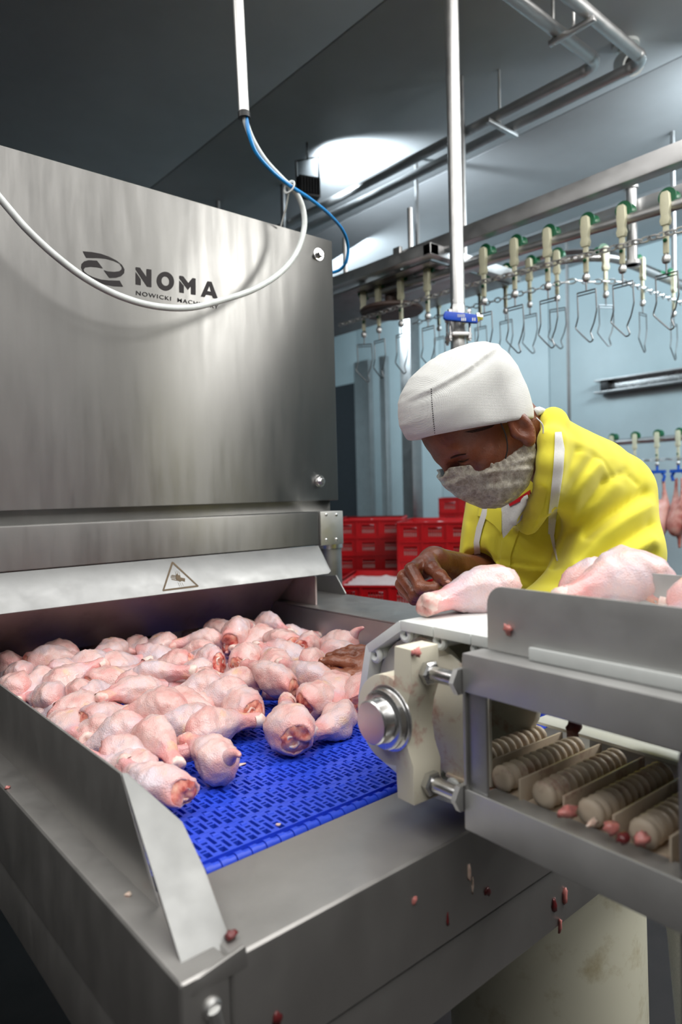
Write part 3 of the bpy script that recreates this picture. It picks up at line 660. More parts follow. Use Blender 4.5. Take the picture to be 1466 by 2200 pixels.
# twin pipes under the ceiling
for nm_, pts, lab in (('ceiling_pipe', [(0.9, 1.262, 2.9), (2.362, 1.262, 2.9), (2.295, 6.2, 2.9)], 'inner of the two steel pipes turning a corner below the ceiling'),
                      ('ceiling_pipe', [(0.9, 1.150, 2.9), (2.480, 1.150, 2.9), (2.420, 6.2, 2.9)], 'outer of the two steel pipes turning a corner below the ceiling')):
    o = thing(nm_, lab, 'pipe', pts[1]); bp = bend(pts, 0.055)
    MB().tube(bp, 0.0212, 18).obj('tube', 'beamsteel', o)
    for q, ax in ((bp[1], (1, 0, 0)), (bp[-2], (0, 1, 0))): MB().lathe(np.array(q)-np.array(ax)*0.012, ax, [(0, 0.0212), (0.004, 0.0222), (0.02, 0.0222), (0.024, 0.0212)], 18).obj('weld_sleeve', 'beamsteel', o)
for (lo, hi, rods, lab) in (((2.075, 1.125, 2.862), (2.095, 1.29, 2.878), [(2.085, 1.20), (2.085, 1.275)], 'short steel bracket under the twin pipes before the corner'),
                            ((2.30, 1.70, 2.862), (2.50, 1.72, 2.878), [(2.385, 1.71)], 'short steel bracket hanging from a rod under the twin pipes after the corner')):
    o = thing('pipe_hanger', lab, 'bracket', ((lo[0]+hi[0])/2, (lo[1]+hi[1])/2, lo[2]), 'hangers of the twin pipes')
    MB().box(lo, hi).obj('crossbar', 'beamsteel', o, 0.003)
    for x, y in rods: MB().cyl((x, y, 2.86), (x, y, 3.1), 0.006, 10).obj('rod', 'brightsteel', o)
# camera on the ceiling, flood lamp
ck = on_z(1345, 95, 3.1)
o = thing('security_camera', 'small white security camera with a black lens behind the pipe corner', 'camera', ck)
MB().lathe(ck, (0, 0, -1), [(0, 0.05), (0.012, 0.05), (0.014, 0.03), (0.03, 0.028)], 24).obj('mount', 'white', o)
cl = np.array([-0.55, -0.65, -0.52]); cl /= np.linalg.norm(cl); kb = ck+np.array([0.0, 0, -0.075])-cl*0.03
MB().lathe(kb, cl, [(0, 0.020), (0.004, 0.040), (0.09, 0.040), (0.11, 0.042), (0.11, 0.034), (0.10, 0.033)], 28).obj('housing', 'white', o)
MB().lathe(kb+cl*0.085, cl, [(0, 0.033), (0.018, 0.033), (0.022, 0.022), (0.023, 0.004)], 28).obj('lens', 'black', o)
fp = at(662, 388, 3.35)
fl = thing('flood_lamp', 'black flood lamp on a square bracket high above the hood', 'lamp', fp)
f1 = rt*0.93+fw*0.36; f2 = np.array([0, 0, 1.0]); f3 = np.cross(f1, f2); f3 /= np.linalg.norm(f3); f1 = np.cross(f2, f3)
FB = lambda p: fp+f1*p[0]+f3*p[1]+f2*p[2]
MB().box((-0.055, -0.03, -0.085), (0.055, 0.03, 0.012), FB).obj('lamp_head', 'black', fl, 0.006)
fins = MB()
for i in range(7): fins.box((-0.048+0.0145*i, 0.03, -0.075), (-0.042+0.0145*i, 0.045, 0.0), FB)
fins.obj('heat_sink', 'black', fl)
MB().tube([FB((-0.058, 0, -0.03)), FB((-0.058, 0, 0.085)), FB((0.058, 0, 0.125)), FB((0.058, 0, -0.03))], 0.0055, 8).obj('bracket', 'black', fl)
MB().box((-0.045, -0.034, -0.08), (0.045, -0.031, 0.005), FB).obj('lamp_glass', 'white', fl)
MB().cyl(FB((0, 0, 0.10)), np.array([FB((0, 0, 0))[0], FB((0, 0, 0))[1], 3.1]), 0.005, 8).obj('hanger', 'black', fl)
fsp = bpy.data.lights.new('flood_light', 'SPOT'); fsp.energy = 70; fsp.spot_size = 2.0; fsp.spot_blend = 0.8; fsp.color = (0.8, 0.92, 1.0); fsp.shadow_soft_size = 0.05
fo = bpy.data.objects.new('flood_light', fsp); COL.objects.link(fo); fo.location = Vector(fp+f1*0.085+f2*0.02)
fo.rotation_euler = Vector((0.75, 0.1, 0.42)).to_track_quat('-Z', 'Y').to_euler()

# ================================================================== OVERHEAD HANGING LINE
def yl(px, py, X): return on_x(px, py, X)[1]
XB1, XP1, XB2 = 2.10, 2.15, 2.27
b1 = thing('overhead_beam', 'long rectangular steel beam crossing high behind the vertical pipe', 'beam', (XB1, 1.6, 2.4))
zt_, zb_ = on_x(1466, 293, XB1)[2], on_x(1466, 336, XB1)[2]
MB().box((XB1, 0.2, zb_-0.012), (XB1+0.05, 3.6, zt_-0.008)).obj('tube', 'beamsteel', b1, 0.004)
for py_ in (yl(875, 490, XB1), yl(735, 540, XB1)):
    MB().cyl((XB1+0.02, py_, zt_-0.02), (XB1+0.02, py_, 3.1 if py_ < 0 else zt_+0.16), 0.012, 12).obj('threaded_rod', 'brightsteel', b1)
yb = yl(858, 512, XB1); MB().box((XB1-0.02, yb-0.02, zb_-0.035), (XB1-0.001, yb+0.02, zt_+0.005)).obj('clamp_plate', 'brightsteel', b1, 0.003)
for x in (0.4, 3.5): MB().cyl((XB1+0.025, x, zt_-0.03), (XB1+0.025, x, 3.1), 0.012, 12).obj('ceiling_rod', 'brightsteel', b1)
b2 = thing('track_beam', 'steel flat beam running just behind the straight hanging track', 'beam', (XB2, 1.6, 2.3))
MB().box((XB2, 0.2, on_x(1466, 428, XB2)[2]), (XB2+0.03, 2.35, on_x(1466, 393, XB2)[2])).obj('tube', 'beamsteel', b2, 0.003)
for x in (0.25, 2.3): MB().box((XB1+0.04, x-0.02, zb_-0.05), (XB2+0.03, x+0.02, zb_-0.014)).obj('cross_arm', 'beamsteel', b2, 0.003)
yp = yl(1363, 440, XB2); ztop = on_x(1363, 410, XB2)[2]
MB().cyl((XB2-0.02, yp, ztop), (XB2-0.02, yp, ztop-0.25), 0.018, 18).lathe((XB2-0.02, yp, ztop), (0, 0, 1), [(0, 0.024), (0.010, 0.024)], 18).lathe((XB2-0.02, yp, ztop-0.10), (0, 0, 1), [(0, 0.026), (0.012, 0.026)], 18).lathe((XB2-0.02, yp, ztop-0.25), (0, 0, 1), [(0, 0.028), (0.012, 0.028)], 18).obj('spacer_post', 'beamsteel', b2)
# drive frame at the left end of the line
fr = thing('line_end_machine', 'heavy welded steel drive frame at the left end of the hanging line', 'frame', (2.0, 2.5, 2.2))
q0, q1 = on_x(925, 532, 2.02), on_x(700, 610, 2.02)
MB().prism([q0+[0, 0, 0.022], q1+[0, 0, 0.022], q1+[0, 0, -0.022], q0+[0, 0, -0.022]], (0.05, 0, 0)).obj('front_bar', 'brightsteel', fr, 0.003)
MB().box((2.02, q0[1]-0.0, q0[2]-0.022), (2.62, q0[1]+0.04, q0[2]+0.022)).obj('end_bar', 'beamsteel', fr, 0.003)
MB().box((2.07, q0[1]+0.05, q0[2]-0.03), (2.6, 3.2, q0[2]-0.022)).obj('cover_sheet', 'dullsteel', fr, 0.002)
MB().box((2.57, q0[1]+0.04, q0[2]-0.022), (2.62, 3.2, q0[2]+0.022)).obj('rear_bar', 'dullsteel', fr, 0.003)
for y in (q0[1]+0.06, 3.1): MB().cyl((2.3, y, q0[2]), (2.3, y, 3.1), 0.014, 12).obj('hanger_rod', 'dullsteel', fr)
wh = at(842, 668, 3.05)
MB().lathe(wh, (0, 0, 1), [(-0.012, 0.03), (-0.010, 0.135), (-0.004, 0.142), (0.004, 0.142), (0.010, 0.135), (0.012, 0.03), (0.2, 0.026)], 32).obj('drive_wheel', plain('rusty_wheel', srgb(92, 74, 68), 0.5, 0.5, 0.2, 30, 0.3), fr)
pb = at(884, 900, 5.3)
po = thing('support_post', 'square stainless support post standing behind the red crates', 'post', (pb[0], pb[1], 0))
MB().box((pb[0]-0.055, pb[1]-0.055, 0.012), (pb[0]+0.055, pb[1]+0.055, 3.1)).obj('column', 'dullsteel', po, 0.004)
MB().box((pb[0]-0.10, pb[1]-0.10, 0), (pb[0]+0.10, pb[1]+0.10, 0.012)).obj('foot_plate', 'dullsteel', po, 0.002)

# trolleys (roller, body, stem, swivel, wire shackle); local origin at the centre of the roller, x towards the aisle
def make_trolley(name='shackle_trolley', hook='wire'):
    t = thing(name, 'trolley', 'trolley')
    b = MB()
    for x in (-0.030, -0.020): b.prism([(x, y, z) for y, z in ((-0.013, 0.004), (-0.008, 0.011), (0.008, 0.011), (0.013, 0.004), (0.015, -0.03), (0.012, -0.06), (0.016, -0.075), (0.012, -0.09), (-0.012, -0.09), (-0.016, -0.075), (-0.012, -0.06), (-0.015, -0.03))], (0.008, 0, 0))
    b.obj('body', 'trolley', t, 0.003)
    MB().lathe((-0.012, 0, 0), (1, 0, 0), [(0, 0.012), (0, 0.027), (0.010, 0.026), (0.020, 0.016), (0.030, 0.018), (0.040, 0.026), (0.044, 0.012)], 20).obj('roller', 'green', t)
    s = MB().box((-0.026, -0.008, -0.175), (-0.014, 0.008, -0.085)).obj('stem', 'trolley', t, 0.003)
    MB().lathe((-0.027, 0, -0.135), (-1, 0, 0), [(-0.001, 0.006), (0.002, 0.006), (0.003, 0.003)], 12).obj('peg', 'green', s)
    MB().lathe((-0.02, 0, -0.205), (0, 0, 1), [(0, 0.004), (0.004, 0.011), (0.014, 0.014), (0.024, 0.011), (0.030, 0.005), (0.036, 0.005)], 14).obj('swivel', 'brightsteel', t)
    if hook == 'wire':
        k = MB(); x = -0.02; z = -0.235
        k.cyl((x, 0, -0.205), (x, 0, z), 0.003, 8)
        k.cyl((x, -0.033, z), (x, 0.033, z), 0.0024, 8); k.cyl((x, -0.030, z-0.010), (x, 0.030, z-0.010), 0.002, 8)
        k.tube(bend([(x, 0.033, z), (x, 0.031, z-0.08), (x, 0.042, z-0.115), (x, 0.020, z-0.140), (x, -0.010, z-0.172), (x, -0.022, z-0.166), (x, -0.012, z-0.138), (x, -0.026, z-0.108), (x, -0.036, z-0.07), (x, -0.033, z)], 0.006, 4), 0.0024, 8)
        k.obj('shackle', 'wire', t)
    else:
        k = MB().cyl((-0.02, 0, -0.205), (-0.02, 0, -0.23), 0.008, 8).box((-0.035, -0.05, -0.25), (-0.005, 0.05, -0.23))
        for y in (-0.045, 0.045): k.tube([(-0.02, y*0.6, -0.24), (-0.02, y, -0.27), (-0.02, y*0.8, -0.30)], 0.010, 8)
        k.obj('shackle', 'blueshackle', t)
    return t
proto = make_trolley()
ordn = ['first', 'second', 'third', 'fourth', 'fifth', 'sixth', 'seventh', 'eighth', 'ninth', 'tenth', 'eleventh', 'twelfth', 'thirteenth', 'fourteenth', 'fifteenth', 'sixteenth']
used = [0]
def put_trolley(pos, rz, label, group, tilt=0):
    o = proto if used[0] == 0 else copy_tree(proto); used[0] += 1
    o.location = [float(c) for c in pos]; o.rotation_euler = (0, tilt, rz); tag(o, label, 'trolley', group)
zs = lambda y: np.interp(y, [yl(1466, 437, XP1), yl(1000, 571, XP1)], [on_x(1466, 437, XP1)[2], on_x(1000, 571, XP1)[2]])
p1 = thing('hanging_track', 'straight steel pipe track carrying the front row of shackle trolleys', 'track', (XP1, 1.5, 2.2))
ya, yb_ = 0.2, yl(795, 655, XP1)
MB().tube([(XP1, ya, zs(ya)-0.0), (XP1, 0.9, zs(0.9)), (XP1, 1.8, zs(1.8)), (XP1, yb_, zs(1.8)+0.015)], 0.0165, 16).obj('track_tube', 'beamsteel', p1)
for y in (0.3, 2.0): MB().box((XP1-0.012, y-0.015, zs(y)+0.016), (XB2+0.01, y+0.015, zs(y)+0.05)).obj('bracket', 'beamsteel', p1, 0.002)
for i, px in enumerate((1437, 1343, 1265, 1183, 1112, 1046, 925, 868, 820, 782)):
    py = np.interp(px, [782, 1000, 1437], [640, 560, 428]); y = yl(px, py, XP1)
    put_trolley((XP1, y, zs(min(y, 1.9))+0.030), 0.0 if i < 9 else 0.7, '%s shackle trolley from the right on the straight front track' % ordn[i].capitalize(), 'trolleys on the straight track')
def chain(name, label, path, pitch=0.026):
    t = thing(name, label, 'chain', path[0])
    P = [np.array(p) for p in path]; L = [0]
    for a, b in zip(P[:-1], P[1:]): L.append(L[-1]+np.linalg.norm(b-a))
    me = None; n = int(L[-1]/pitch)
    for k in range(n):
        s = k*pitch; j = min(np.searchsorted(L, s, 'right')-1, len(P)-2); f = (s-L[j])/(L[j+1]-L[j]); p = P[j]*(1-f)+P[j+1]*f; d = P[j+1]-P[j]
        if me is None:
            pts = [(0.017*math.cos(a) if abs(math.cos(a)) > .01 else 0, 0.0095*math.sin(a), 0) for a in np.linspace(0, 2*PI, 12, False)]
            me = MB().tube(pts, 0.003, 6, closed=True).mesh('link')
        o = new_obj('link', me, 'brightsteel', t); o.matrix_parent_inverse = Matrix.Identity(4)
        q = Vector(d).to_track_quat('X', 'Z'); o.rotation_mode = 'QUATERNION'
        o.rotation_quaternion = q @ Matrix.Rotation(PI/2*(k % 2)+0.4, 3, 'X').to_quaternion(); o.location = Vector(p)-t.location
    return t
chain('drive_chain', 'steel link chain strung along the straight front row of trolleys', [(XP1-0.045, y, zs(min(y, 1.9))-0.095) for y in np.linspace(0.75, 2.45, 8)])
# curved track
ZC = 2.35
def curve_pt(px, py): return on_z(px, py, ZC)
cx, cyy = on_z(1000, 621, ZC)[0], on_z(1466, 615, ZC)[1]; RC = 0.24
cpath = [(cx, 3.2, ZC), (cx, 2.4, ZC), (cx, cyy+RC, ZC)]+[(cx+RC-RC*math.cos(a), cyy+RC-RC*math.sin(a), ZC) for a in np.linspace(0.1, PI/2, 14)]+[(cx+0.8, cyy, ZC), (4.7, cyy, ZC)]
ct = thing('curved_track', 'curved steel track with a flat rail turning towards the back wall', 'track', (cx, cyy, ZC))
MB().tube(cpath, 0.0165, 14).obj('track_tube', 'beamsteel', ct)
MB().tube([(p[0]+0.04*(i > 1), p[1]+0.05, p[2]+0.05) for i, p in enumerate(cpath)], 0.024, 4, flat=0.5).obj('upper_rail', 'beamsteel', ct, smooth=0)
for p in (cpath[1], cpath[-2]): MB().cyl((p[0]+0.02, p[1]+0.03, ZC), (p[0]+0.02, p[1]+0.03, 3.1), 0.012, 10).obj('hanger_rod', 'dullsteel', ct)
LC = [0]
for a, b in zip(cpath[:-1], cpath[1:]): LC.append(LC[-1]+np.linalg.norm(np.array(b)-np.array(a)))
def along(pt):
    best = min(((np.linalg.norm(np.cross(np.array(b)-np.array(a), np.array(pt)-np.array(a)))/np.linalg.norm(np.array(b)-np.array(a))) if -0.05 < (np.array(pt)-np.array(a))@(np.array(b)-np.array(a))/np.linalg.norm(np.array(b)-np.array(a))**2 < 1.05 else 9, i) for i, (a, b) in enumerate(zip(cpath[:-1], cpath[1:])))
    a, b = np.array(cpath[best[1]]), np.array(cpath[best[1]+1]); d = b-a; f = np.clip((np.array(pt)-a)@d/(d@d), 0, 1); return a+d*f, d
for i, (px, py) in enumerate(((1520, 640), (1436, 604), (1362, 578), (1282, 562), (1204, 566), (1140, 576), (1082, 590), (1024, 606), (960, 640))):
    p, d = along(curve_pt(px, py)); rz = math.atan2(d[1], d[0])+PI/2
    put_trolley(p+np.array([0, 0, 0.030]), rz, '%s shackle trolley from the right on the curved rear track' % ordn[i].capitalize(), 'trolleys on the curved track')
chain('rear_chain', 'steel link chain following the curved rear track', [(p[0]-0.045*(i < 8), p[1]-0.045*(i >= 3), ZC-0.11) for i, p in enumerate(cpath)][1:-2]+[(cx+1.2, cyy-0.045, ZC-0.11)], 0.030)
# far line with hanging birds
XF = 4.35; zf = on_x(1400, 945, XF)[2]
ft = thing('far_track', 'straight pipe track near the far wall carrying hanging birds', 'track', (XF, 2.0, zf))
MB().tube([(XF, 0.6, zf), (XF, 2.75, zf)], 0.02, 14).obj('track_tube', 'beamsteel', ft)
for y in (0.8, 2.6): MB().cyl((XF+0.03, y, zf), (XF+0.03, y, 3.1), 0.012, 8).obj('hanger_rod', 'dullsteel', ft)
proto = make_trolley('bird_trolley', 'clip'); used[0] = 0
fy = [yl(px, 943, XF) for px in (1462, 1415, 1366, 1318, 1272)]
bird_me = None
def carcass():
    t = thing('hanging_bird', 'bird', 'poultry')
    def fn(X, Y, Z):
        d = ellip(X, Y, Z, (0, 0, -0.20), np.eye(3), (0.055, 0.066, 0.10))
        d = smin(d, ellip(X, Y, Z, (-0.03, 0, -0.26), np.eye(3), (0.045, 0.05, 0.075)), 0.03)
        for s in (-1, 1):
            d = smin(d, capsule(X, Y, Z, (0, s*0.045, -0.14), (0, s*0.040, -0.06), 0.028, 0.013), 0.02)
            d = smin(d, capsule(X, Y, Z, (0, s*0.040, -0.06), (0, s*0.034, 0.02), 0.011, 0.010), 0.01)
            d = smin(d, capsule(X, Y, Z, (0.01, s*0.06, -0.27), (0.0, s*0.075, -0.20), 0.017, 0.014), 0.01)
            d = smin(d, capsule(X, Y, Z, (0, s*0.075, -0.20), (-0.01, s*0.070, -0.30), 0.012, 0.007), 0.01)
        return smin(d, capsule(X, Y, Z, (0, 0, -0.30), (0.0, 0.005, -0.40), 0.018, 0.009), 0.02)
    sdf_obj('body', fn, (-0.1, -0.11, -0.43), (0.1, 0.11, 0.05), 0.006, 'carcass', t)
    return t
bp0 = carcass()
for i, y in enumerate(fy):
    put_trolley((XF, y, zf+0.035), 0.1*((i*7) % 5-2), '%s green-rollered trolley from the right on the far track' % ordn[i].capitalize(), 'trolleys on the far track')
    b = bp0 if i == 0 else copy_tree(bp0)
    b.location = (XF-0.02, y, zf-0.275); b.rotation_euler = (0, 0, (-0.7, 0.5, 2.4, -0.2, 0.9, 0.3)[i]); b.scale = (1.0, 1.0, (1.0, 1.05, 1.0, 1.0, 1.02, 1)[i])
    tag(b, '%s plucked bird from the right hanging from the far track' % ordn[i].capitalize(), 'poultry', 'birds on the far track')
chain('far_chain', 'short steel chain below the far track between hanging birds', [(XF-0.03, 0.8, zf-0.13), (XF-0.03, 2.4, zf-0.13)], 0.034)
# rack on the far wall
wy = yl(1285, 822, 4.86)
wk = thing('wall_rack', 'long narrow steel rack fixed to the far wall', 'rack', (4.86, 1.5, 2.2))
z1, z2 = on_x(1285, 818, 4.84)[2], on_x(1285, 843, 4.84)[2]
MB().box((4.80, 0.3, z1-0.012), (4.88, wy, z1)).box((4.80, 0.3, z2-0.012), (4.88, wy, z2)).obj('rail', 'dullsteel', wk, 0.002)
MB().box((4.862, 0.3, z2), (4.88, wy-0.02, z1-0.012)).obj('back_strip', 'chrome', wk, 0.002)
MB().box((4.82, wy-0.10, z2), (4.86, wy-0.04, z1-0.012)).obj('bracket', 'black', wk, 0.002)

# ================================================================== RED CRATES
def make_crate(L=0.60, B=0.40, h=0.125):
    t = thing('plastic_crate', 'crate', 'crate')
    b = MB(); w = 0.006
    def wall(T, n):
        # T maps (u along, out, z); rows of holes between rim and base
        ln = n; b.box((0, 0, 0), (ln, w, 0.028), T); b.box((0, 0, h-0.036), (ln, w, h), T); b.box((0, -0.008, h-0.012), (ln, w, h), T)
        b.box((0, 0, 0.060), (ln, w, 0.066), T)
        k = 0; u = 0.0; holes = []
        gx = ln/3
        for gidx in range(3):
            for i in range(6): holes.append((gidx*gx+0.03+i*(gx-0.06)/6, gidx*gx+0.03+(i+0.62)*(gx-0.06)/6))
        prev = 0
        for a, c in holes: b.box((prev, 0.0005, 0.028), (a, w-0.0005, h-0.036), T); prev = c
        b.box((prev, 0.0005, 0.028), (ln, w-0.0005, h-0.036), T)
        for gidx in range(4): u = min(max(gidx*gx-0.006, 0), ln-0.012); b.box((u, -0.006, 0.0), (u+0.012, 0, h), T)
    wall(lambda p: (p[0]-L/2, -B/2+p[1], p[2]), L); wall(lambda p: (p[0]-L/2, B/2-p[1], p[2]), L)
    wall(lambda p: (-L/2+p[1], p[0]-B/2, p[2]), B); wall(lambda p: (L/2-p[1], p[0]-B/2, p[2]), B)
    b.obj('shell', 'red', t, smooth=0)
    MB().box((-L/2+0.006, -B/2+0.006, 0.004), (L/2-0.006, B/2-0.006, 0.010)).obj('floor_grid', 'red', t)
    # pale meat filling
    n = 14; vs = []; fs = []
    for i in range(n+1):
        for j in range(n+1):
            x = -L/2+0.012+(L-0.024)*i/n; y = -B/2+0.012+(B-0.024)*j/n
            vs.append((x, y, h-0.035+0.022*noise.noise(Vector((x*22, y*22, 0.3)))))
    for i in range(n):
        for j in range(n): q = i*(n+1)+j; fs.append((q, q+n+1, q+n+2, q+1))
    k = len(vs); vs += [(x, y, 0.011) for x in (-L/2+0.012, L/2-0.012) for y in (-B/2+0.012, B/2-0.012)]
    m = MB().add(vs, fs); 
    m.box((-L/2+0.012, -B/2+0.012, 0.011), (L/2-0.012, B/2-0.012, h-0.055))
    fl_ = m.obj('filling', 'ice', t, smooth=60); fl_['label'] = 'pale meat pieces filling the crate'
    return t
cr = make_crate(); cused = [0]
def put_crate(x, y, z, rz, label, group):
    o = cr if cused[0] == 0 else copy_tree(cr); cused[0] += 1
    o.location = (float(x), float(y), float(z)); o.rotation_euler = (0, 0, rz); tag(o, label, 'crate', group); return o
def stack(px, py, D, rz, n, word):
    c = at(px, py, D); sp = c[2]/n
    for k in range(n):
        i = n-1-k
        o = put_crate(c[0], c[1], k*sp, rz, '%s red crate from the top of the %s' % (ordn[i].capitalize(), word), 'crates in the %s' % word)
        o.scale = (1, 1, sp/0.1255)
stack(800, 1112, 4.3, 0.72, 12, 'left stack beside the hood edge')
stack(945, 1116, 3.95, 0.62, 12, 'middle stack left of the worker')
stack(1010, 1068, 4.9, 0.66, 14, 'tall rear stack behind the mask')
stack(825, 1240, 3.45, 0.66, 9, 'low front stack above the table rail')

# ================================================================== CHICKEN DRUMSTICKS
def drum_proto(seed, closed, bend_=0.0, tail=False):
    rng = random.Random(seed); L = 0.128; n = 30; k = 40
    off = Vector((seed*3.7, seed*1.3, 0))
    if closed: prof = [(0, .002), (.015, .010), (.05, .019), (.11, .0265), (.2, .0315), (.32, .0330), (.44, .0300), (.56, .0240), (.66, .0180), (.76, .0140), (.86, .0130), (.94, .0140), (1, .0125)]
    else: prof = [(0, .0225), (.015, .0250), (.05, .0282), (.12, .0315), (.24, .0335), (.35, .0325), (.46, .0285), (.57, .0225), (.67, .0172), (.77, .0138), (.86, .0130), (.94, .0142), (1, .0128)]
    tx = [p[0] for p in prof]; ry = [p[1] for p in prof]
    ts = list(1-np.cos(np.linspace(0, PI/2, 8))*1.0) if closed else []
    T = np.linspace(0, 1, k); T = T**1.15
    fl = 0.90+0.08*rng.random(); ph = rng.random()*6
    def centre(t): return np.array([t*L, bend_*math.sin(t*2.6)*L*0.5, bend_*0.6*(t-0.3)**2*L*0.3])
    def pt(t, a):
        r = np.interp(t, tx, ry)*(1+0.10*math.cos(2*(a-ph))*(1-t)+0.05*math.cos(a-ph+2)*(1-t))
        d = Vector((t*4, math.cos(a)*1.3, math.sin(a)*1.3))+off
        r *= 1+0.20*noise.noise(d)+0.11*noise.noise(d*2.6)+0.05*noise.noise(d*6.1)
        r *= 1-0.05*math.exp(-((t-0.30-0.06*math.sin(a*2+seed))/0.018)**2)*max(0, math.sin(a+seed))-0.06*math.exp(-((t-0.60-0.04*math.sin(a+seed))/0.015)**2)
        c = centre(t); rag = 0 if closed or t > 0.02 else -0.011*max(0, math.cos(a-ph*1.7))**3+0.0022*noise.noise(Vector((math.cos(a)*3, math.sin(a)*3, seed*1.1)))
        return c+np.array([rag, r*math.cos(a), r*math.sin(a)*fl])
    b = MB(); vs = [pt(t, 2*PI*j/n) for t in T for j in range(n)]
    fs = [(i*n+j, (i+1)*n+j, (i+1)*n+(j+1) % n, i*n+(j+1) % n) for i in range(k-1) for j in range(n)]
    if closed: fs.append(tuple(range(n)))
    else:  # skin folds in at the cut
        base = len(vs); c0 = centre(0)
        for sc_, dx in ((0.90, -0.002), (0.78, 0.002), (0.70, 0.008)):
            vs += [c0+(pt(0, 2*PI*j/n)-c0)*(sc_*(1+0.06*noise.noise(Vector((j*.9, sc_*5, seed)))))+np.array([dx, 0, 0]) for j in range(n)]
        rings = [0, base, base+n, base+2*n]
        for q0_, q1_ in zip(rings[:-1], rings[1:]):
            fs += [(q0_+j, q0_+(j+1) % n, q1_+(j+1) % n, q1_+j) for j in range(n)]
    if tail:
        ta = MB().tube(spline([(0.012, 0.010, -0.008), (0.0, 0.018, -0.016), (-0.012, 0.021, -0.019), (-0.022, 0.019, -0.023)], 8), [0.013, 0.012, 0.010, 0.008, 0.0065, 0.005, 0.0045, 0.004, 0.0015], 10)
        bb = len(vs); vs += ta.v; fs += [tuple(i+bb for i in f) for f in ta.f]
    b.add(vs, fs)
    t = thing('chicken_drumstick', 'drumstick', 'chicken drumstick')
    b.obj('skin', 'chicken', t, smooth=180)
    if not closed:
        m = MB(); nr = 7; c0 = centre(0); vs = []; fs = []
        for i in range(nr+1):
            f = i/nr
            for j in range(n):
                a = 2*PI*j/n; p = c0+(pt(0, a)-c0)*(0.93*(1-f))
                h = -0.0035*math.sin(min(1, f*2.2)*PI/2)+0.0045*noise.noise(Vector((p[1]*95, p[2]*95, seed*2.1)))-0.003*abs(noise.noise(Vector((p[1]*60, p[2]*60, seed))))
                vs.append(p+np.array([h, 0, 0]))
        for i in range(nr):
            fs += [(i*n+j, i*n+(j+1) % n, (i+1)*n+(j+1) % n, (i+1)*n+j) for j in range(n)]
        m.add(vs, fs); m.obj('cut_flesh', 'flesh', t, smooth=180)
        bn = MB(); y0_, z0_ = 0.003*math.cos(ph), 0.003*math.sin(ph); vs = []; fs = []
        for i, (dx, r) in enumerate(((0.004, .0100), (-.0030, .0098), (-.0052, .0084), (-.0050, .0066), (-.0020, .0052), (0.003, .0048))):
            for j in range(18):
                a = 2*PI*j/18; q = r*(1+.16*noise.noise(Vector((math.cos(a)*1.5, math.sin(a)*1.5, seed*2.3+dx*60)))); vs.append((dx, y0_+q*math.cos(a), z0_+q*math.sin(a)))
            if i: fs += [((i-1)*18+j, i*18+j, i*18+(j+1) % 18, (i-1)*18+(j+1) % 18) for j in range(18)]
        bo = bn.add(vs, fs).obj('bone_end', 'bone', t, smooth=180)
        MB().lathe((-.0008, y0_, z0_), (1, 0, 0), [(0, .003), (.0006, .0058), (.003, .0062)], 12).obj('marrow', 'darkscrap', t, smooth=80)
    kn = MB(); c1_ = centre(1); vs = []; fs = []; nn = 16
    for i, (dx, r) in enumerate(((-0.014, .0122), (-0.006, .0137), (0.000, .0138), (0.0032, .0124), (0.0040, .0075), (0.0026, .0005))):
        for j in range(nn):
            a = 2*PI*j/nn; q = r*(1+0.12*noise.noise(Vector((math.cos(a)*1.4, math.sin(a)*1.4+i*.5, seed*1.9)))+0.10*math.cos(2*a+ph))
            vs.append(c1_+np.array([dx+0.0022*math.cos(2*a+ph)*(i > 2), q*math.cos(a), q*math.sin(a)]))
        if i: fs += [((i-1)*nn+j, i*nn+j, i*nn+(j+1) % nn, (i-1)*nn+(j+1) % nn) for j in range(nn)]
    kn.add(vs, fs); kn.obj('knuckle', 'knuckle', t, smooth=180)
    return t
protos = [drum_proto(1, False, 0.15), drum_proto(2, False, -0.22), drum_proto(3, False, 0.3), drum_proto(4, True, 0.2), drum_proto(5, True, -0.25), drum_proto(6, True, 0.1, True), drum_proto(7, False, -0.1), drum_proto(8, True, -0.05)]
pused = set()
def put_drum(k, fat, thin, roll, scale, label, group):
    o = protos[k] if k not in pused else copy_tree(protos[k]); pused.add(k)
    d = Vector([float(c) for c in (np.array(thin)-np.array(fat))])
    q = d.to_track_quat('X', 'Z'); o.rotation_mode = 'QUATERNION'
    o.rotation_quaternion = q @ Matrix.Rotation(roll, 3, 'X').to_quaternion()
    o.location = [float(c) for c in fat]; o.scale = (scale, scale, scale)
    tag(o, label, 'chicken drumstick', group); return o
